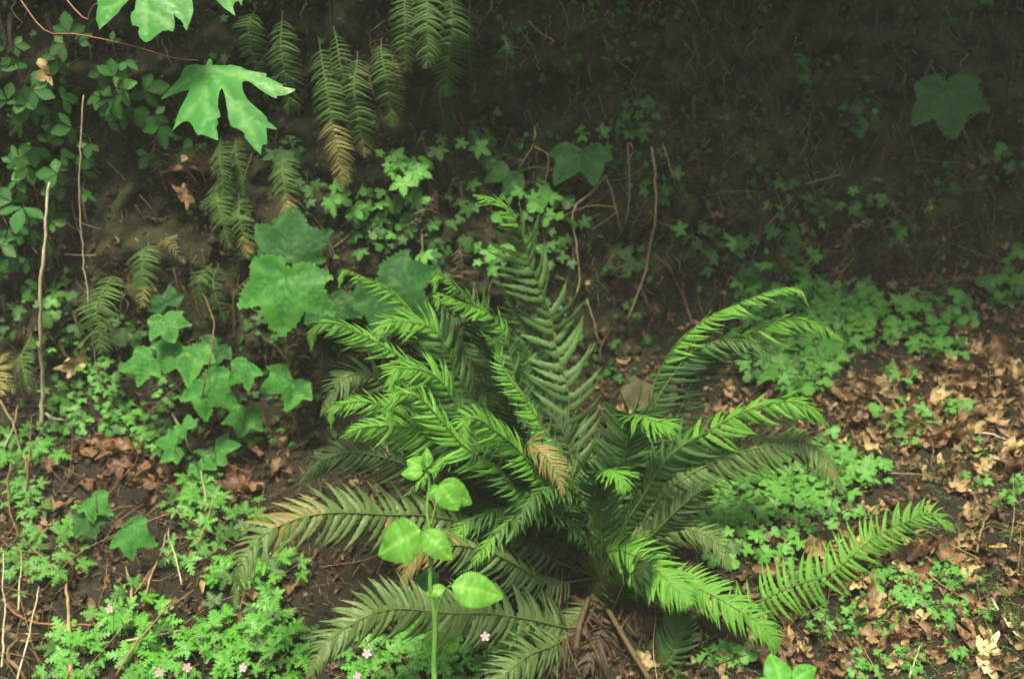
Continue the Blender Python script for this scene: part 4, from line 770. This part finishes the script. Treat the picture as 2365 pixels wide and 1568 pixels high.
# ------------------------------------------------------------------ dead leaves
def dead_geo(seed, kind='maple'):
    r = random.Random(seed)
    if kind == 'maple':
        lob = [(-105, .55 * r.uniform(.8, 1.2), 0), (-52, .9 * r.uniform(.85, 1.1), .36), (0, 1.0, .34), (52, .9 * r.uniform(.85, 1.1), .34), (105, .55 * r.uniform(.8, 1.2), .36)]
        out = lobed_outline(lob, 8, .10, .95, .12); veins = [[(0, 0), (math.cos(R(a)) * L * .9, math.sin(R(a)) * L * .9)] for a, L, s in lob]; st = .2
    else:
        top, bot = [], []; n = 9; wd = r.uniform(.16, .30)
        for i in range(n + 1):
            t = i / n; w = wd * math.sin(math.pi * t) ** .75
            if 0 < i < n: top.append((t, w * r.uniform(.65, 1.2))); bot.append((t, -w * r.uniform(.65, 1.2)))
        out = [(0, 0)] + bot + [(1, 0)] + top[::-1]
        veins = [[(0.05, 0), (.95, 0)]]; st = .16
    ax = r.uniform(0, 6.28); cu = r.uniform(1.4, 4.2) if kind == 'maple' else r.uniform(3, 9); ax = ax if kind == 'maple' else R(90 + r.uniform(-25, 25)); ph = r.uniform(0, 9); of = Vector((seed * 3.1, seed * 1.7, 0))
    V, F, A = cdt_leaf(out, veins, st, lambda x, y: 0, .02, .05)
    ca, sa = math.cos(ax), math.sin(ax); W = []
    for x, y, z in V:
        c = x * ca + y * sa; d = -x * sa + y * ca
        # roll the blade about one axis and crumple it
        ang = cu * c; rad = 1 / cu; cc, zz = math.sin(ang) * rad, (1 - math.cos(ang)) * rad
        zz += z + .26 * noise.noise(Vector((x * 2.5, y * 2.5, ph)) + of) + .14 * noise.noise(Vector((x * 7, y * 7, ph))); dd = d + .07 * noise.noise(Vector((y * 4, x * 4, ph)))
        W.append((cc, dd, zz * .9))
    mz = sum(w[2] for w in W) / len(W); W = [(a_, b_, c_ - mz + .05) for a_, b_, c_ in W]
    return W, F, A
DEAD = [dead_geo(k, 'maple' if k < 8 else 'oval') for k in range(14)]
_dm = {}
def dead_mesh(k, mat):
    if (k, mat) not in _dm: _dm[(k, mat)] = mk('dead_leaf', DEAD[k], mat)
    return _dm[(k, mat)]
def dead_mw(co, no, s, lift=.012):
    n = (no + Vector((uni(-.7, .7), uni(-.7, .7), uni(-.3, .5)))).normalized(); x = n.orthogonal().normalized(); a = uni(0, 6.28); x = x * math.cos(a) + n.cross(x) * math.sin(a)
    return basis(x, n, co + no * lift, s)
def litter(label, spots, size, mat, group):
    for (u, v, ru, rv, cnt) in spots:
        for _ in range(cnt):
            a, r_ = uni(0, 6.28), math.sqrt(rnd()); co, no = hit(u + ru * r_ * math.cos(a), v + rv * r_ * math.sin(a)); s = uni(*size)
            m_ = random.choices(mat, k=1)[0]; k = random.randrange(14); pu, pv, _ = pix(co)
            w_ = {'litter_tan': 'tan', 'litter_brown': 'brown', 'litter_red': 'reddish', 'litter_pale': 'pale straw'}[m_]
            big = 'small' if s < size[0] + (size[1] - size[0]) * .35 else ('large' if s > size[0] + (size[1] - size[0]) * .7 else 'curled')
            o = link('dead_leaf', dead_mesh(k, m_), None, dead_mw(co, no, s, uni(.004, .03)))
            tag(o, big + ' ' + w_ + (' lobed' if k < 8 else ' narrow') + ' dead leaf', 'dead leaf', group); o['label'] = uniq(o['label'], pu, pv)
litter('curled tan dead leaf in the deep litter on the slope right of the fern', [(2130, 930, 210, 90, 70), (2260, 900, 110, 110, 40), (2060, 1010, 150, 60, 30), (2260, 1060, 110, 90, 28)], (.04, .09), ('litter_tan', 'litter_tan', 'litter_brown', 'litter_brown', 'litter_pale', 'litter_red'), 'slope litter')
litter('brown dead leaf scattered among herbs below the reaching pale frond', [(2100, 1340, 250, 130, 45), (1900, 1480, 240, 90, 32), (2250, 1480, 110, 90, 22), (1900, 1240, 150, 70, 16)], (.035, .08), ('litter_tan', 'litter_brown', 'litter_brown', 'litter_red', 'litter_pale'), 'floor litter')
litter('reddish brown dead leaf in the litter at the bank foot', [(250, 1075, 130, 50, 18), (400, 1110, 120, 60, 10), (630, 1060, 80, 60, 8), (540, 1120, 60, 40, 4)], (.04, .09), ('litter_red', 'litter_red', 'litter_brown'), 'bank foot litter')
def dead_one(label, u, v, s, mat, k, off=.02, n=(0, -.7, .7), ang=90):
    co, no = hit(u, v); tip = RIGHT * math.cos(R(ang)) - UP * math.sin(R(ang)); nn = Vector(n).normalized(); x = tip - nn * tip.dot(nn)
    tag(link('dead_leaf', dead_mesh(k, mat), None, basis(x, nn, on(u, v, off), s * depth(co) / FPX)), label, 'dead leaf')
dead_one('large pale tan dead leaf with a dark hole on the bank', 175, 850, 62, 'litter_pale', 1, .06, (0, -1, .5), 60)
dead_one('cream bleached dead leaf at the lower corner', 2268, 1505, 80, 'litter_cream', 1, .05, (0, -.8, .8), 200)
dead_one('big brown maple leaf lying beside the scorched frond tip', 545, 1125, 80, 'litter_red', 3, .03, (0, -.8, .8), 75)
dead_one('tan dead leaf fragment above the low thimbleberry', 122, 1160, 48, 'litter', 4, .03, (0, -.8, .8), 80)
dead_one('folded brown leaf hanging on the dark bank under the maple leaf', 400, 375, 75, 'litter_red', 5, .05, (0, -1, .2), 95)
dead_one('curled orange brown leaf on the dark bank', 430, 450, 50, 'litter', 6, .05, (0, -1, .2), 150)
dead_one('pale straw dead leaf hanging down by dry stems', 108, 1470, 85, 'litter_pale', 11, .04, (0, -1, .3), 88)
dead_one('tall tan dead leaf standing among litter', 1735, 1310, 75, 'litter', 12, .06, (0, -1, .3), 268)
dead_one('greyish curled leaf near the old frond tip', 470, 1330, 40, 'litter_pale', 13, .04, (0, -.8, .8), 340)
dead_one('dry pale leaf scraps on the upper bank', 95, 160, 60, 'litter_pale', 7, .03, (0, -1, .3), 170)
dead_one('rust red leaf under the moss by the small fern', 300, 640, 45, 'litter_red', 9, .03, (0, -1, .2), 90)
dead_one('large rust brown leaf by the reaching frond', 2110, 1330, 75, 'litter_red', 2, .03, (0, -.7, .8), 80)
dead_one('pale brown leaf behind the fern crown', 1300, 985, 60, 'litter', 8, .02, (0, -.7, .8), 20)
dead_one('dark brown leaf curled on the ground behind the bramble stem', 890, 1515, 110, 'litter_red', 10, .03, (0, -.8, .8), 350)

# ------------------------------------------------------------------ twigs, dead stalks, vines and roots
def twig(name, label, pts, r, mat, cat='twig', knots=.15, off=.03, group=None):
    """pts: (u, v[, metres in front of the ground])"""
    W = [on(p[0], p[1], p[2] if len(p) > 2 else off) for p in pts]; base = W[0].copy(); n = max(10, int(sum((W[i + 1] - W[i]).length for i in range(len(W) - 1)) / .02))
    P = spline([w - base for w in W], min(60, n)); m = len(P)
    nz = Vector((uni(0, 50), uni(0, 50), uni(0, 50))); P = [p + (noise.noise_vector(p * 14 + nz) * .006 + noise.noise_vector(p * 45 + nz) * .0035) * min(1, i / 4) for i, p in enumerate(P)]
    rad = [r * (1 - .45 * i / m) * (1 + knots * noise.noise(P[i] * 60 + base)) for i in range(m)]; V, F = tube_geo(P, r, r, 6, rad)
    o = link(name, mesh(name, V, F, M[mat])); o.location = base; return tag(o, label, cat, group)
twig('dead_plant_stalk', 'thick pale dead stalk standing upright against the bank', [(96, 985, .04), (97, 850, .10), (95, 720, .14), (100, 600, .16), (112, 420, .16)], .0062, 'twig_pale', 'stalk', .3)
twig('hanging_vine', 'long thin pale vine hanging down the bank', [(193, 220, .1), (187, 320, .12), (184, 440, .14), (190, 560, .14), (203, 700, .12), (215, 800, .1), (230, 885, .05)], .0016, 'twig_pale', 'vine', .1)
twig('branch', 'brown woody branch rising past the pale leaf cluster', [(462, 940, .20), (475, 880, .30), (487, 800, .28), (492, 740, .2), (475, 690, .14), (458, 650, .1)], .0026, 'twig_brown', 'branch')
twig('twig', 'lichen-covered grey twig at the bank foot', [(105, 955, .01), (125, 968, .012), (150, 970, .008), (185, 982, .005)], .0038, 'twig_lichen', 'twig', 1.6)
twig('twig', 'slanting pale twig beside the yellow fern', [(0, 925, .1), (30, 980, .08), (50, 1040, .05), (60, 1090, .03)], .003, 'twig_tan')
twig('twig', 'thin grey twig crossing the dead stalk foot', [(10, 1035, .08), (30, 980, .08), (40, 935, .06)], .0028, 'twig_pale')
twig('twig', 'short pale stub of twig standing in litter', [(415, 985, .05), (398, 955, .08)], .004, 'twig_pale')
twig('twig', 'reddish twig arching along the slope', [(5, 1385), (45, 1422), (100, 1440), (200, 1443), (300, 1447), (380, 1446), (440, 1452)], .0030, 'stem_red')
twig('twig', 'pale broken stem tip pointing over the herb patch', [(292, 1479, .06), (360, 1468, .06), (430, 1452, .05)], .0032, 'twig_pale')
twig('dry_straw', 'pale dead stem standing by the straw leaf', [(165, 1570, .06), (160, 1480, .08), (157, 1400, .08), (152, 1350, .05)], .0052, 'twig_tan', 'stem', .3)
twig('dry_straw', 'thin dead stem leaning across dark soil', [(40, 1568, .05), (75, 1440, .07), (90, 1350, .06)], .0026, 'twig_pale', 'stem')
twig('dry_straw', 'dry stem slanting beneath the drooping leaves', [(330, 1400, .05), (355, 1320, .07), (385, 1230, .06)], .0030, 'twig_tan', 'stem')
twig('dry_straw', 'short brown stem standing in dark soil', [(305, 1400, .05), (302, 1350, .06), (293, 1300, .06)], .0036, 'twig_tan', 'stem')
twig('dry_straw', 'long diagonal dry stem running up from the lower edge', [(268, 1560, .06), (310, 1490, .07), (380, 1410, .07), (450, 1360, .06)], .0032, 'twig_tan', 'stem')
twig('dry_straw', 'crooked dry stem with a side bend', [(420, 1350, .05), (408, 1300, .06), (392, 1250, .07), (390, 1220, .06)], .0022, 'twig_pale', 'stem')
twig('dry_straw', 'thin forked stem above the slope grass', [(310, 1370, .05), (350, 1320, .06), (395, 1270, .06)], .0018, 'twig_tan', 'stem')
twig('dry_straw', 'fine pale stem upright near the small flower', [(42, 1410, .05), (48, 1330, .06), (50, 1270, .05)], .0026, 'twig_pale', 'stem')
twig('dry_straw', 'pale stem at the very edge of the slope', [(4, 1540, .05), (8, 1420, .07), (6, 1260, .06)], .0026, 'twig_pale', 'stem')
twig('dry_straw', 'bent brown root in the lower corner', [(60, 1568, .03), (35, 1530, .05), (18, 1500, .05), (45, 1475, .04)], .0055, 'twig_brown', 'stem')
twig('dry_straw', 'wiry brown stem looping at the slope edge', [(25, 1070, .06), (18, 1130, .08), (30, 1200, .09), (42, 1235, .08), (20, 1260, .06), (5, 1282, .05)], .0030, 'twig_brown', 'stem')
twig('dry_straw', 'dark upright stem above the feathery herbs', [(62, 1130, .06), (66, 1070, .1), (70, 1010, .1), (72, 960, .06)], .0028, 'twig_brown', 'stem')
twig('dry_straw', 'pale upright stem below the crinkled seedling', [(478, 1170, .05), (468, 1110, .07), (462, 1080, .06)], .0030, 'twig_pale', 'stem')
twig('dry_straw', 'dry stem propping against the pale leaf litter', [(140, 1350, .03), (110, 1300, .05), (75, 1262, .05)], .0022, 'twig_tan', 'stem')
twig('dry_straw', 'thin slanting stem by the scorched frond tip', [(455, 1260, .05), (470, 1220, .06), (492, 1150, .06)], .0026, 'twig_tan', 'stem')
twig('twig', 'bare straight twig lying high on the dark bank', [(1810, 438), (1870, 420), (1945, 403)], .0032, 'twig_tan')
twig('twig', 'orange brown twig slanting up the dark bank', [(1770, 525), (1800, 495), (1830, 465)], .0040, 'twig_brown')
twig('twig', 'thin leaning twig behind the star-leaved patch', [(1880, 710), (1925, 660), (1975, 590)], .0026, 'twig_tan')
twig('twig', 'rusty chaffy frond stalk on the mossy bank', [(1600, 750), (1575, 680), (1545, 620), (1512, 588)], .0052, 'twig_brown', 'twig', .8)
twig('twig', 'diagonal grey twig near the upper edge of the bank', [(1222, 50), (1250, 75), (1280, 97)], .0030, 'twig_tan')
twig('twig', 'long straight twig on the litter slope', [(2015, 910), (2040, 940), (2065, 970)], .0022, 'twig_tan')
twig('twig', 'pale twig crossing the litter near the far edge', [(2230, 998), (2290, 1005), (2365, 1030)], .0030, 'twig_pale')
twig('twig', 'brown twig sloping down through the litter', [(2265, 930), (2290, 970), (2320, 1010)], .0030, 'twig_tan')
twig('twig', 'thin twig lying flat among the small herbs', [(2050, 1092), (2120, 1098), (2190, 1108)], .0024, 'twig_tan')
twig('twig', 'curved pale twig beside the dark hole', [(2256, 1275), (2268, 1210), (2290, 1175)], .0030, 'twig_tan')
twig('twig', 'long thin twig slanting through the lower litter', [(2130, 1310), (2190, 1360), (2250, 1395)], .0022, 'twig_tan')
twig('twig', 'greenish twig near the cream leaf', [(2290, 1380), (2320, 1430), (2360, 1475)], .0034, 'twig_lichen')
twig('twig', 'pale short twig on the lower litter', [(2100, 1565), (2120, 1515), (2130, 1480)], .0024, 'twig_pale')
ROOTS = [('stout pale root hanging from the tuft of herbs', [(1505, 340), (1515, 420), (1516, 490), (1500, 580), (1480, 660), (1450, 735)], .0040), ('thin looping root hanging from the herb tuft', [(1455, 330), (1460, 350), (1446, 380)], .0026), ('straight thin root at the edge of the tuft', [(1530, 330), (1550, 390), (1562, 440)], .0024),
         ('forked root crossing the mossy bank', [(1400, 405), (1370, 440), (1326, 485), (1330, 560), (1338, 640), (1330, 690)], .0034), ('root slanting from the fork', [(1398, 405), (1420, 460), (1432, 535)], .0030), ('faint long root in the middle of the tuft', [(1450, 330), (1455, 430), (1450, 520)], .0022), ('root stub hanging beside the dim leaf', [(1390, 335), (1378, 370), (1360, 400)], .0026),
         ('short root end beside the tall frond', [(1355, 690), (1370, 740), (1380, 792)], .0032), ('fine brown root over the fern', [(1235, 290), (1232, 330), (1195, 390)], .0020), ('kinked fine root on the dim bank', [(1235, 340), (1265, 360), (1262, 430)], .0022), ('thin curved vine above the dark leaf', [(970, 510), (975, 560), (965, 600), (930, 640)], .0022), ('thin root below the large dark leaf', [(930, 780), (938, 800)], .0026), ('small root thread behind the fern tip', [(905, 760), (900, 790)], .0022)]
for lab, pts, r in ROOTS: twig('root', lab, [(u, v, .05) for u, v in pts], r, 'root', 'root', .25, group='roots hanging from the bank')

# ------------------------------------------------------------------ uncountable stuff: litter crumbs, fine roots, moss, cleavers
def scatter(n, xr, sr, dens):
    """points of the ground sheet picked at random within x and s ranges, kept with probability dens(x, s)"""
    i0, i1 = np.searchsorted(xs, xr); k0, k1 = np.searchsorted(ss, sr); out = []
    while len(out) < n:
        i, k = random.randint(i0, i1 - 2), random.randint(k0, k1 - 2)
        if rnd() > dens(xs[i], ss[k]): continue
        a, b, c = TV[i * ns + k], TV[(i + 1) * ns + k], TV[i * ns + k + 1]; no = (b - a).cross(c - a).normalized()
        if no.dot(CAM - a) < 0: no = -no
        out.append((a + (b - a) * rnd() + (c - a) * rnd(), no))
    return out
J, J0 = Joined(), Joined()
def ld(x, s): return max(.06, sm(-.2, .35, x) * sm(.55, -.1, s) + .62 * sm(.4, -.2, s) + .06)
DN = [np.array(g[0]) for g in DEAD]
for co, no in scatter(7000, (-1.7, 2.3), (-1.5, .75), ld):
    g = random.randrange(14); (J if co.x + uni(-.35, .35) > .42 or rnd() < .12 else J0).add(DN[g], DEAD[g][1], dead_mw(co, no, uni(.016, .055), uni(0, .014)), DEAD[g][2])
tag(link('shaded_old_litter', J0.mesh('shaded_old_litter', M['litter_old_shaded'])), 'old leaf scraps darkened for the shade under and beside the fern', 'leaf litter', None, 'stuff')
tag(link('leaf_litter', J.mesh('leaf_litter', M['litter_scrap'])), 'small crumpled brown leaf scraps covering the ground', 'leaf litter', None, 'stuff')
J = Joined()
for co, no in scatter(11000, (-1.8, 2.3), (-1.5, 1.9), lambda x, s: .25 + .75 * sm(.8, -.2, s)):
    L = uni(.006, .05) ** 1; d_ = (no.orthogonal().normalized()); a = uni(0, 6.28); d_ = d_ * math.cos(a) + no.cross(d_) * math.sin(a); d_ = (d_ + no * uni(-.1, .5)).normalized(); p = co + no * uni(0, .006); b_ = no * uni(-.2, .3) * L
    r_ = uni(.0005, .0014); V, F = tube_geo([p, p + d_ * L * .5 + b_ * .3, p + d_ * L], r_, r_ * .5, 3); J.add(V, F)
for co, no in scatter(750, (-1.8, 2.3), (-1.4, .9), lambda x, s: .75 + .25 * sm(0, -.6, x)):
    L = uni(.05, .22); d_ = (no.orthogonal().normalized()); a = uni(0, 6.28); d_ = d_ * math.cos(a) + no.cross(d_) * math.sin(a); d_ = (d_ + no * uni(-.05, .55) + Vector((0, 0, uni(0, .5)))).normalized()
    p = co + no * uni(.002, .02); b_ = Vector((uni(-1, 1), uni(-1, 1), uni(-1, 1))) * L * .12; r_ = uni(.0007, .0020); V, F = tube_geo(spline([p, p + d_ * L * .5 + b_, p + d_ * L], 7), r_, r_ * .5, 4); J.add(V, F)
tag(link('twig_debris', J.mesh('twig_debris', M['debris'])), 'fine broken twigs and needles strewn over the soil', 'debris', None, 'stuff')
J = Joined()
for co, no in scatter(800, (-1.8, 2.3), (.15, 2.0), lambda x, s: .4 + .6 * sm(-.2, .4, x)):
    L = uni(.03, .16); p = co + no * .004; P = [p]
    for k in range(5): P.append(P[-1] + (Vector((uni(-1.1, 1.1), uni(-.3, .1), -.8)) + no * uni(-.2, .5)).normalized() * L / 5)
    r_ = uni(.0005, .0022); V, F = tube_geo(P, r_, r_ * .4, 3); J.add(V, F)
tag(link('root_threads', J.mesh('root_threads', M['root'])), 'fine root threads hanging over the soil bank', 'roots', None, 'stuff')
J = Joined()
def tuft(co, no, n, L):
    for _ in range(n):
        d_ = (no * uni(.3, 1) + Vector((uni(-.8, .8), uni(-.8, .8), uni(-.6, .5)))).normalized(); w = d_.orthogonal().normalized() * L * .10; l = L * uni(.5, 1.1); sg = Vector((0, 0, -l * .3))
        J.add([co - w, co + w, co + d_ * l * .6 + w * .8, co + d_ * l * .6 - w * .8, co + d_ * l + sg], [(0, 1, 2, 3), (3, 2, 4)])
for co, no in scatter(3600, (-1.8, 2.4), (.1, 2.2), lambda x, s: .6 + .4 * sm(-.1, .5, x)):
    if noise.noise(co * 6) > -.05: tuft(co, no, 9, uni(.008, .02))
for (u, v, m_) in ((665, 825, 30), (690, 830, 20), (1090, 310, 26), (1105, 350, 26), (1250, 415, 14), (640, 800, 14), (790, 845, 14), (1690, 480, 12), (1660, 600, 10)):
    for _ in range(m_): co, no = hit(u + random.gauss(0, 14), v + random.gauss(0, 16)); tuft(co, no, 10, uni(.014, .03))
tag(link('moss', J.mesh('moss', M['moss'])), 'olive moss tufts clinging to the bank', 'moss', None, 'stuff')
J = Joined()
for co, no in scatter(5000, (-1.8, 2.4), (-.6, 2.2), lambda x, s: .35 + .65 * sm(-.1, .4, s)):
    a = uni(.003, .013) * (1 + 1.2 * (rnd() < .08)); c_ = co + no * a * .2; V = [c_ + Vector((uni(.6, 1) * dx, uni(.6, 1) * dy, uni(.6, 1) * dz)) * a for dx, dy, dz in ((1, 0, 0), (-1, 0, 0), (0, 1, 0), (0, -1, 0), (0, 0, 1), (0, 0, -1))]
    J.add(V, [(0, 2, 4), (2, 1, 4), (1, 3, 4), (3, 0, 4), (2, 0, 5), (1, 2, 5), (3, 1, 5), (0, 3, 5)])
tag(link('soil_crumbs', J.mesh('soil_crumbs', M['crumb'])), 'dark crumbs of earth loose on the bank', 'soil', None, 'stuff')
J = Joined()
for co, no in scatter(2400, (-1.8, 2.4), (.1, 2.1), lambda x, s: 1):
    g = random.randrange(14); J.add(DN[g], DEAD[g][1], dead_mw(co, no, uni(.012, .04), uni(0, .008)), DEAD[g][2])
for co, no in scatter(900, (-1.8, 2.4), (.3, 2.2), lambda x, s: 1):
    L = uni(.04, .12); d_ = (Vector((uni(-.5, .5), -.25, -1)) + no * .3).normalized(); mw = basis(d_, no, co + no * .006, L, L * uni(.4, 1), L); g = random.randrange(5); J.add(PIN_NP[g], PIN[g][1], mw, PIN[g][2])
tag(link('bank_litter', J.mesh('bank_litter', M['fern_dead'])), 'withered brown scraps clinging to the dark bank', 'leaf litter', None, 'stuff')
J = Joined()
for co, no in scatter(4200, (-1.8, 2.4), (.0, 2.0), lambda x, s: 1):
    if noise.noise(co * 3.1 + Vector((4, 0, 0))) < -.05: continue
    n_ = (no + Vector((uni(-.5, .5), uni(-.5, .2), uni(0, .8)))).normalized(); x_ = n_.orthogonal().normalized(); a = uni(0, 6.28); x_ = x_ * math.cos(a) + n_.cross(x_) * math.sin(a); g = GEO['star'][random.randrange(6)] if rnd() < .6 else GEO['round'][random.randrange(5)]
    J.add(g[0], g[1], basis(x_, n_, co + no * uni(.004, .03), uni(.006, .021)), g[2])
tag(link('seedling_cover', J.mesh('seedling_cover', M['currant'])), 'tiny dim green seedlings sprinkled over the bank', 'ground cover', None, 'stuff')
J = Joined()
for co, no in scatter(230, (-1.5, -.15), (-1.45, -.15), lambda x, s: .4 + .6 * sm(-.5, -1.0, x)):
    L = uni(.08, .32); d_ = (Vector((uni(-.9, .9), uni(-.5, .3), uni(.15, 1))) + no * .3).normalized(); P = [co]
    for k in range(6): d_ = (d_ + Vector((uni(-.16, .16), uni(-.16, .16), uni(-.22, .10)))).normalized(); P.append(P[-1] + d_ * L / 6)
    r_ = uni(.0006, .0017); V, F = tube_geo(P, r_, r_ * .5, 4); J.add(V, F)
tag(link('dry_grass', J.mesh('dry_grass', M['twig_tan'])), 'tangle of thin dry stalks on the dark slope', 'dry grass', None, 'stuff')
J = Joined()
for co, no in scatter(560, (.25, 1.9), (-1.4, -.30), lambda x, s: .3 + .7 * sm(.2, .9, x)):
    P = [co]; d_ = Vector((uni(-1, 1), uni(-1, 1), uni(.1, .9))).normalized()
    for k in range(5): d_ = (d_ + Vector((uni(-.5, .5), uni(-.5, .5), uni(-.4, .2)))).normalized(); P.append(P[-1] + d_ * uni(.008, .03))
    V, F = tube_geo(P, .0008, .0005, 3); J.add(V, F)
    for p in P[1:]:
        ax = Vector((uni(-1, 1), uni(-1, 1), uni(-1, 1))).normalized()
        for k in range(5):
            q_ = Quaternion(ax, k * 1.256) @ ax.orthogonal().normalized(); w = ax * .0012; l = q_ * uni(.005, .010); J.add([p - w * .3, p + l * .6 - w, p + l, p + l * .6 + w], [(0, 1, 2, 3)])
tag(link('cleavers', J.mesh('cleavers', M['herb'])), 'thin sprawling green cleavers stems over the litter', 'ground cover', None, 'stuff')
print('objects', len(bpy.data.objects), 'fern parts left', fern['parts_left'])

# ------------------------------------------------------------------ added haze volume that lifts the dark tones
lo = [min(p[k] for p in TV) for k in range(3)]; hi = [max(p[k] for p in TV) for k in range(3)]
lo[2] -= 1.0; hi[2] += .6
for k in (0, 1): lo[k] -= .5; hi[k] += .5
HV = [(x, y, z) for x in (lo[0], hi[0]) for y in (lo[1], hi[1]) for z in (lo[2], hi[2])]
HF = [(0, 1, 3, 2), (4, 6, 7, 5), (0, 4, 5, 1), (2, 3, 7, 6), (0, 2, 6, 4), (1, 5, 7, 3)]
hm, hnt, hout = nodes('black_lift_haze'); pv = N(hnt, 'ShaderNodeVolumePrincipled', i_Density=HAZE); pv.inputs['Color'].default_value = (.92, .90, .86, 1)
hnt.links.new(pv.outputs[0], hout.inputs['Volume'])
hz = link('haze', mesh('haze', HV, HF, hm, False)); tag(hz, 'faint added haze lifting the dark tones', None, None, 'stuff')
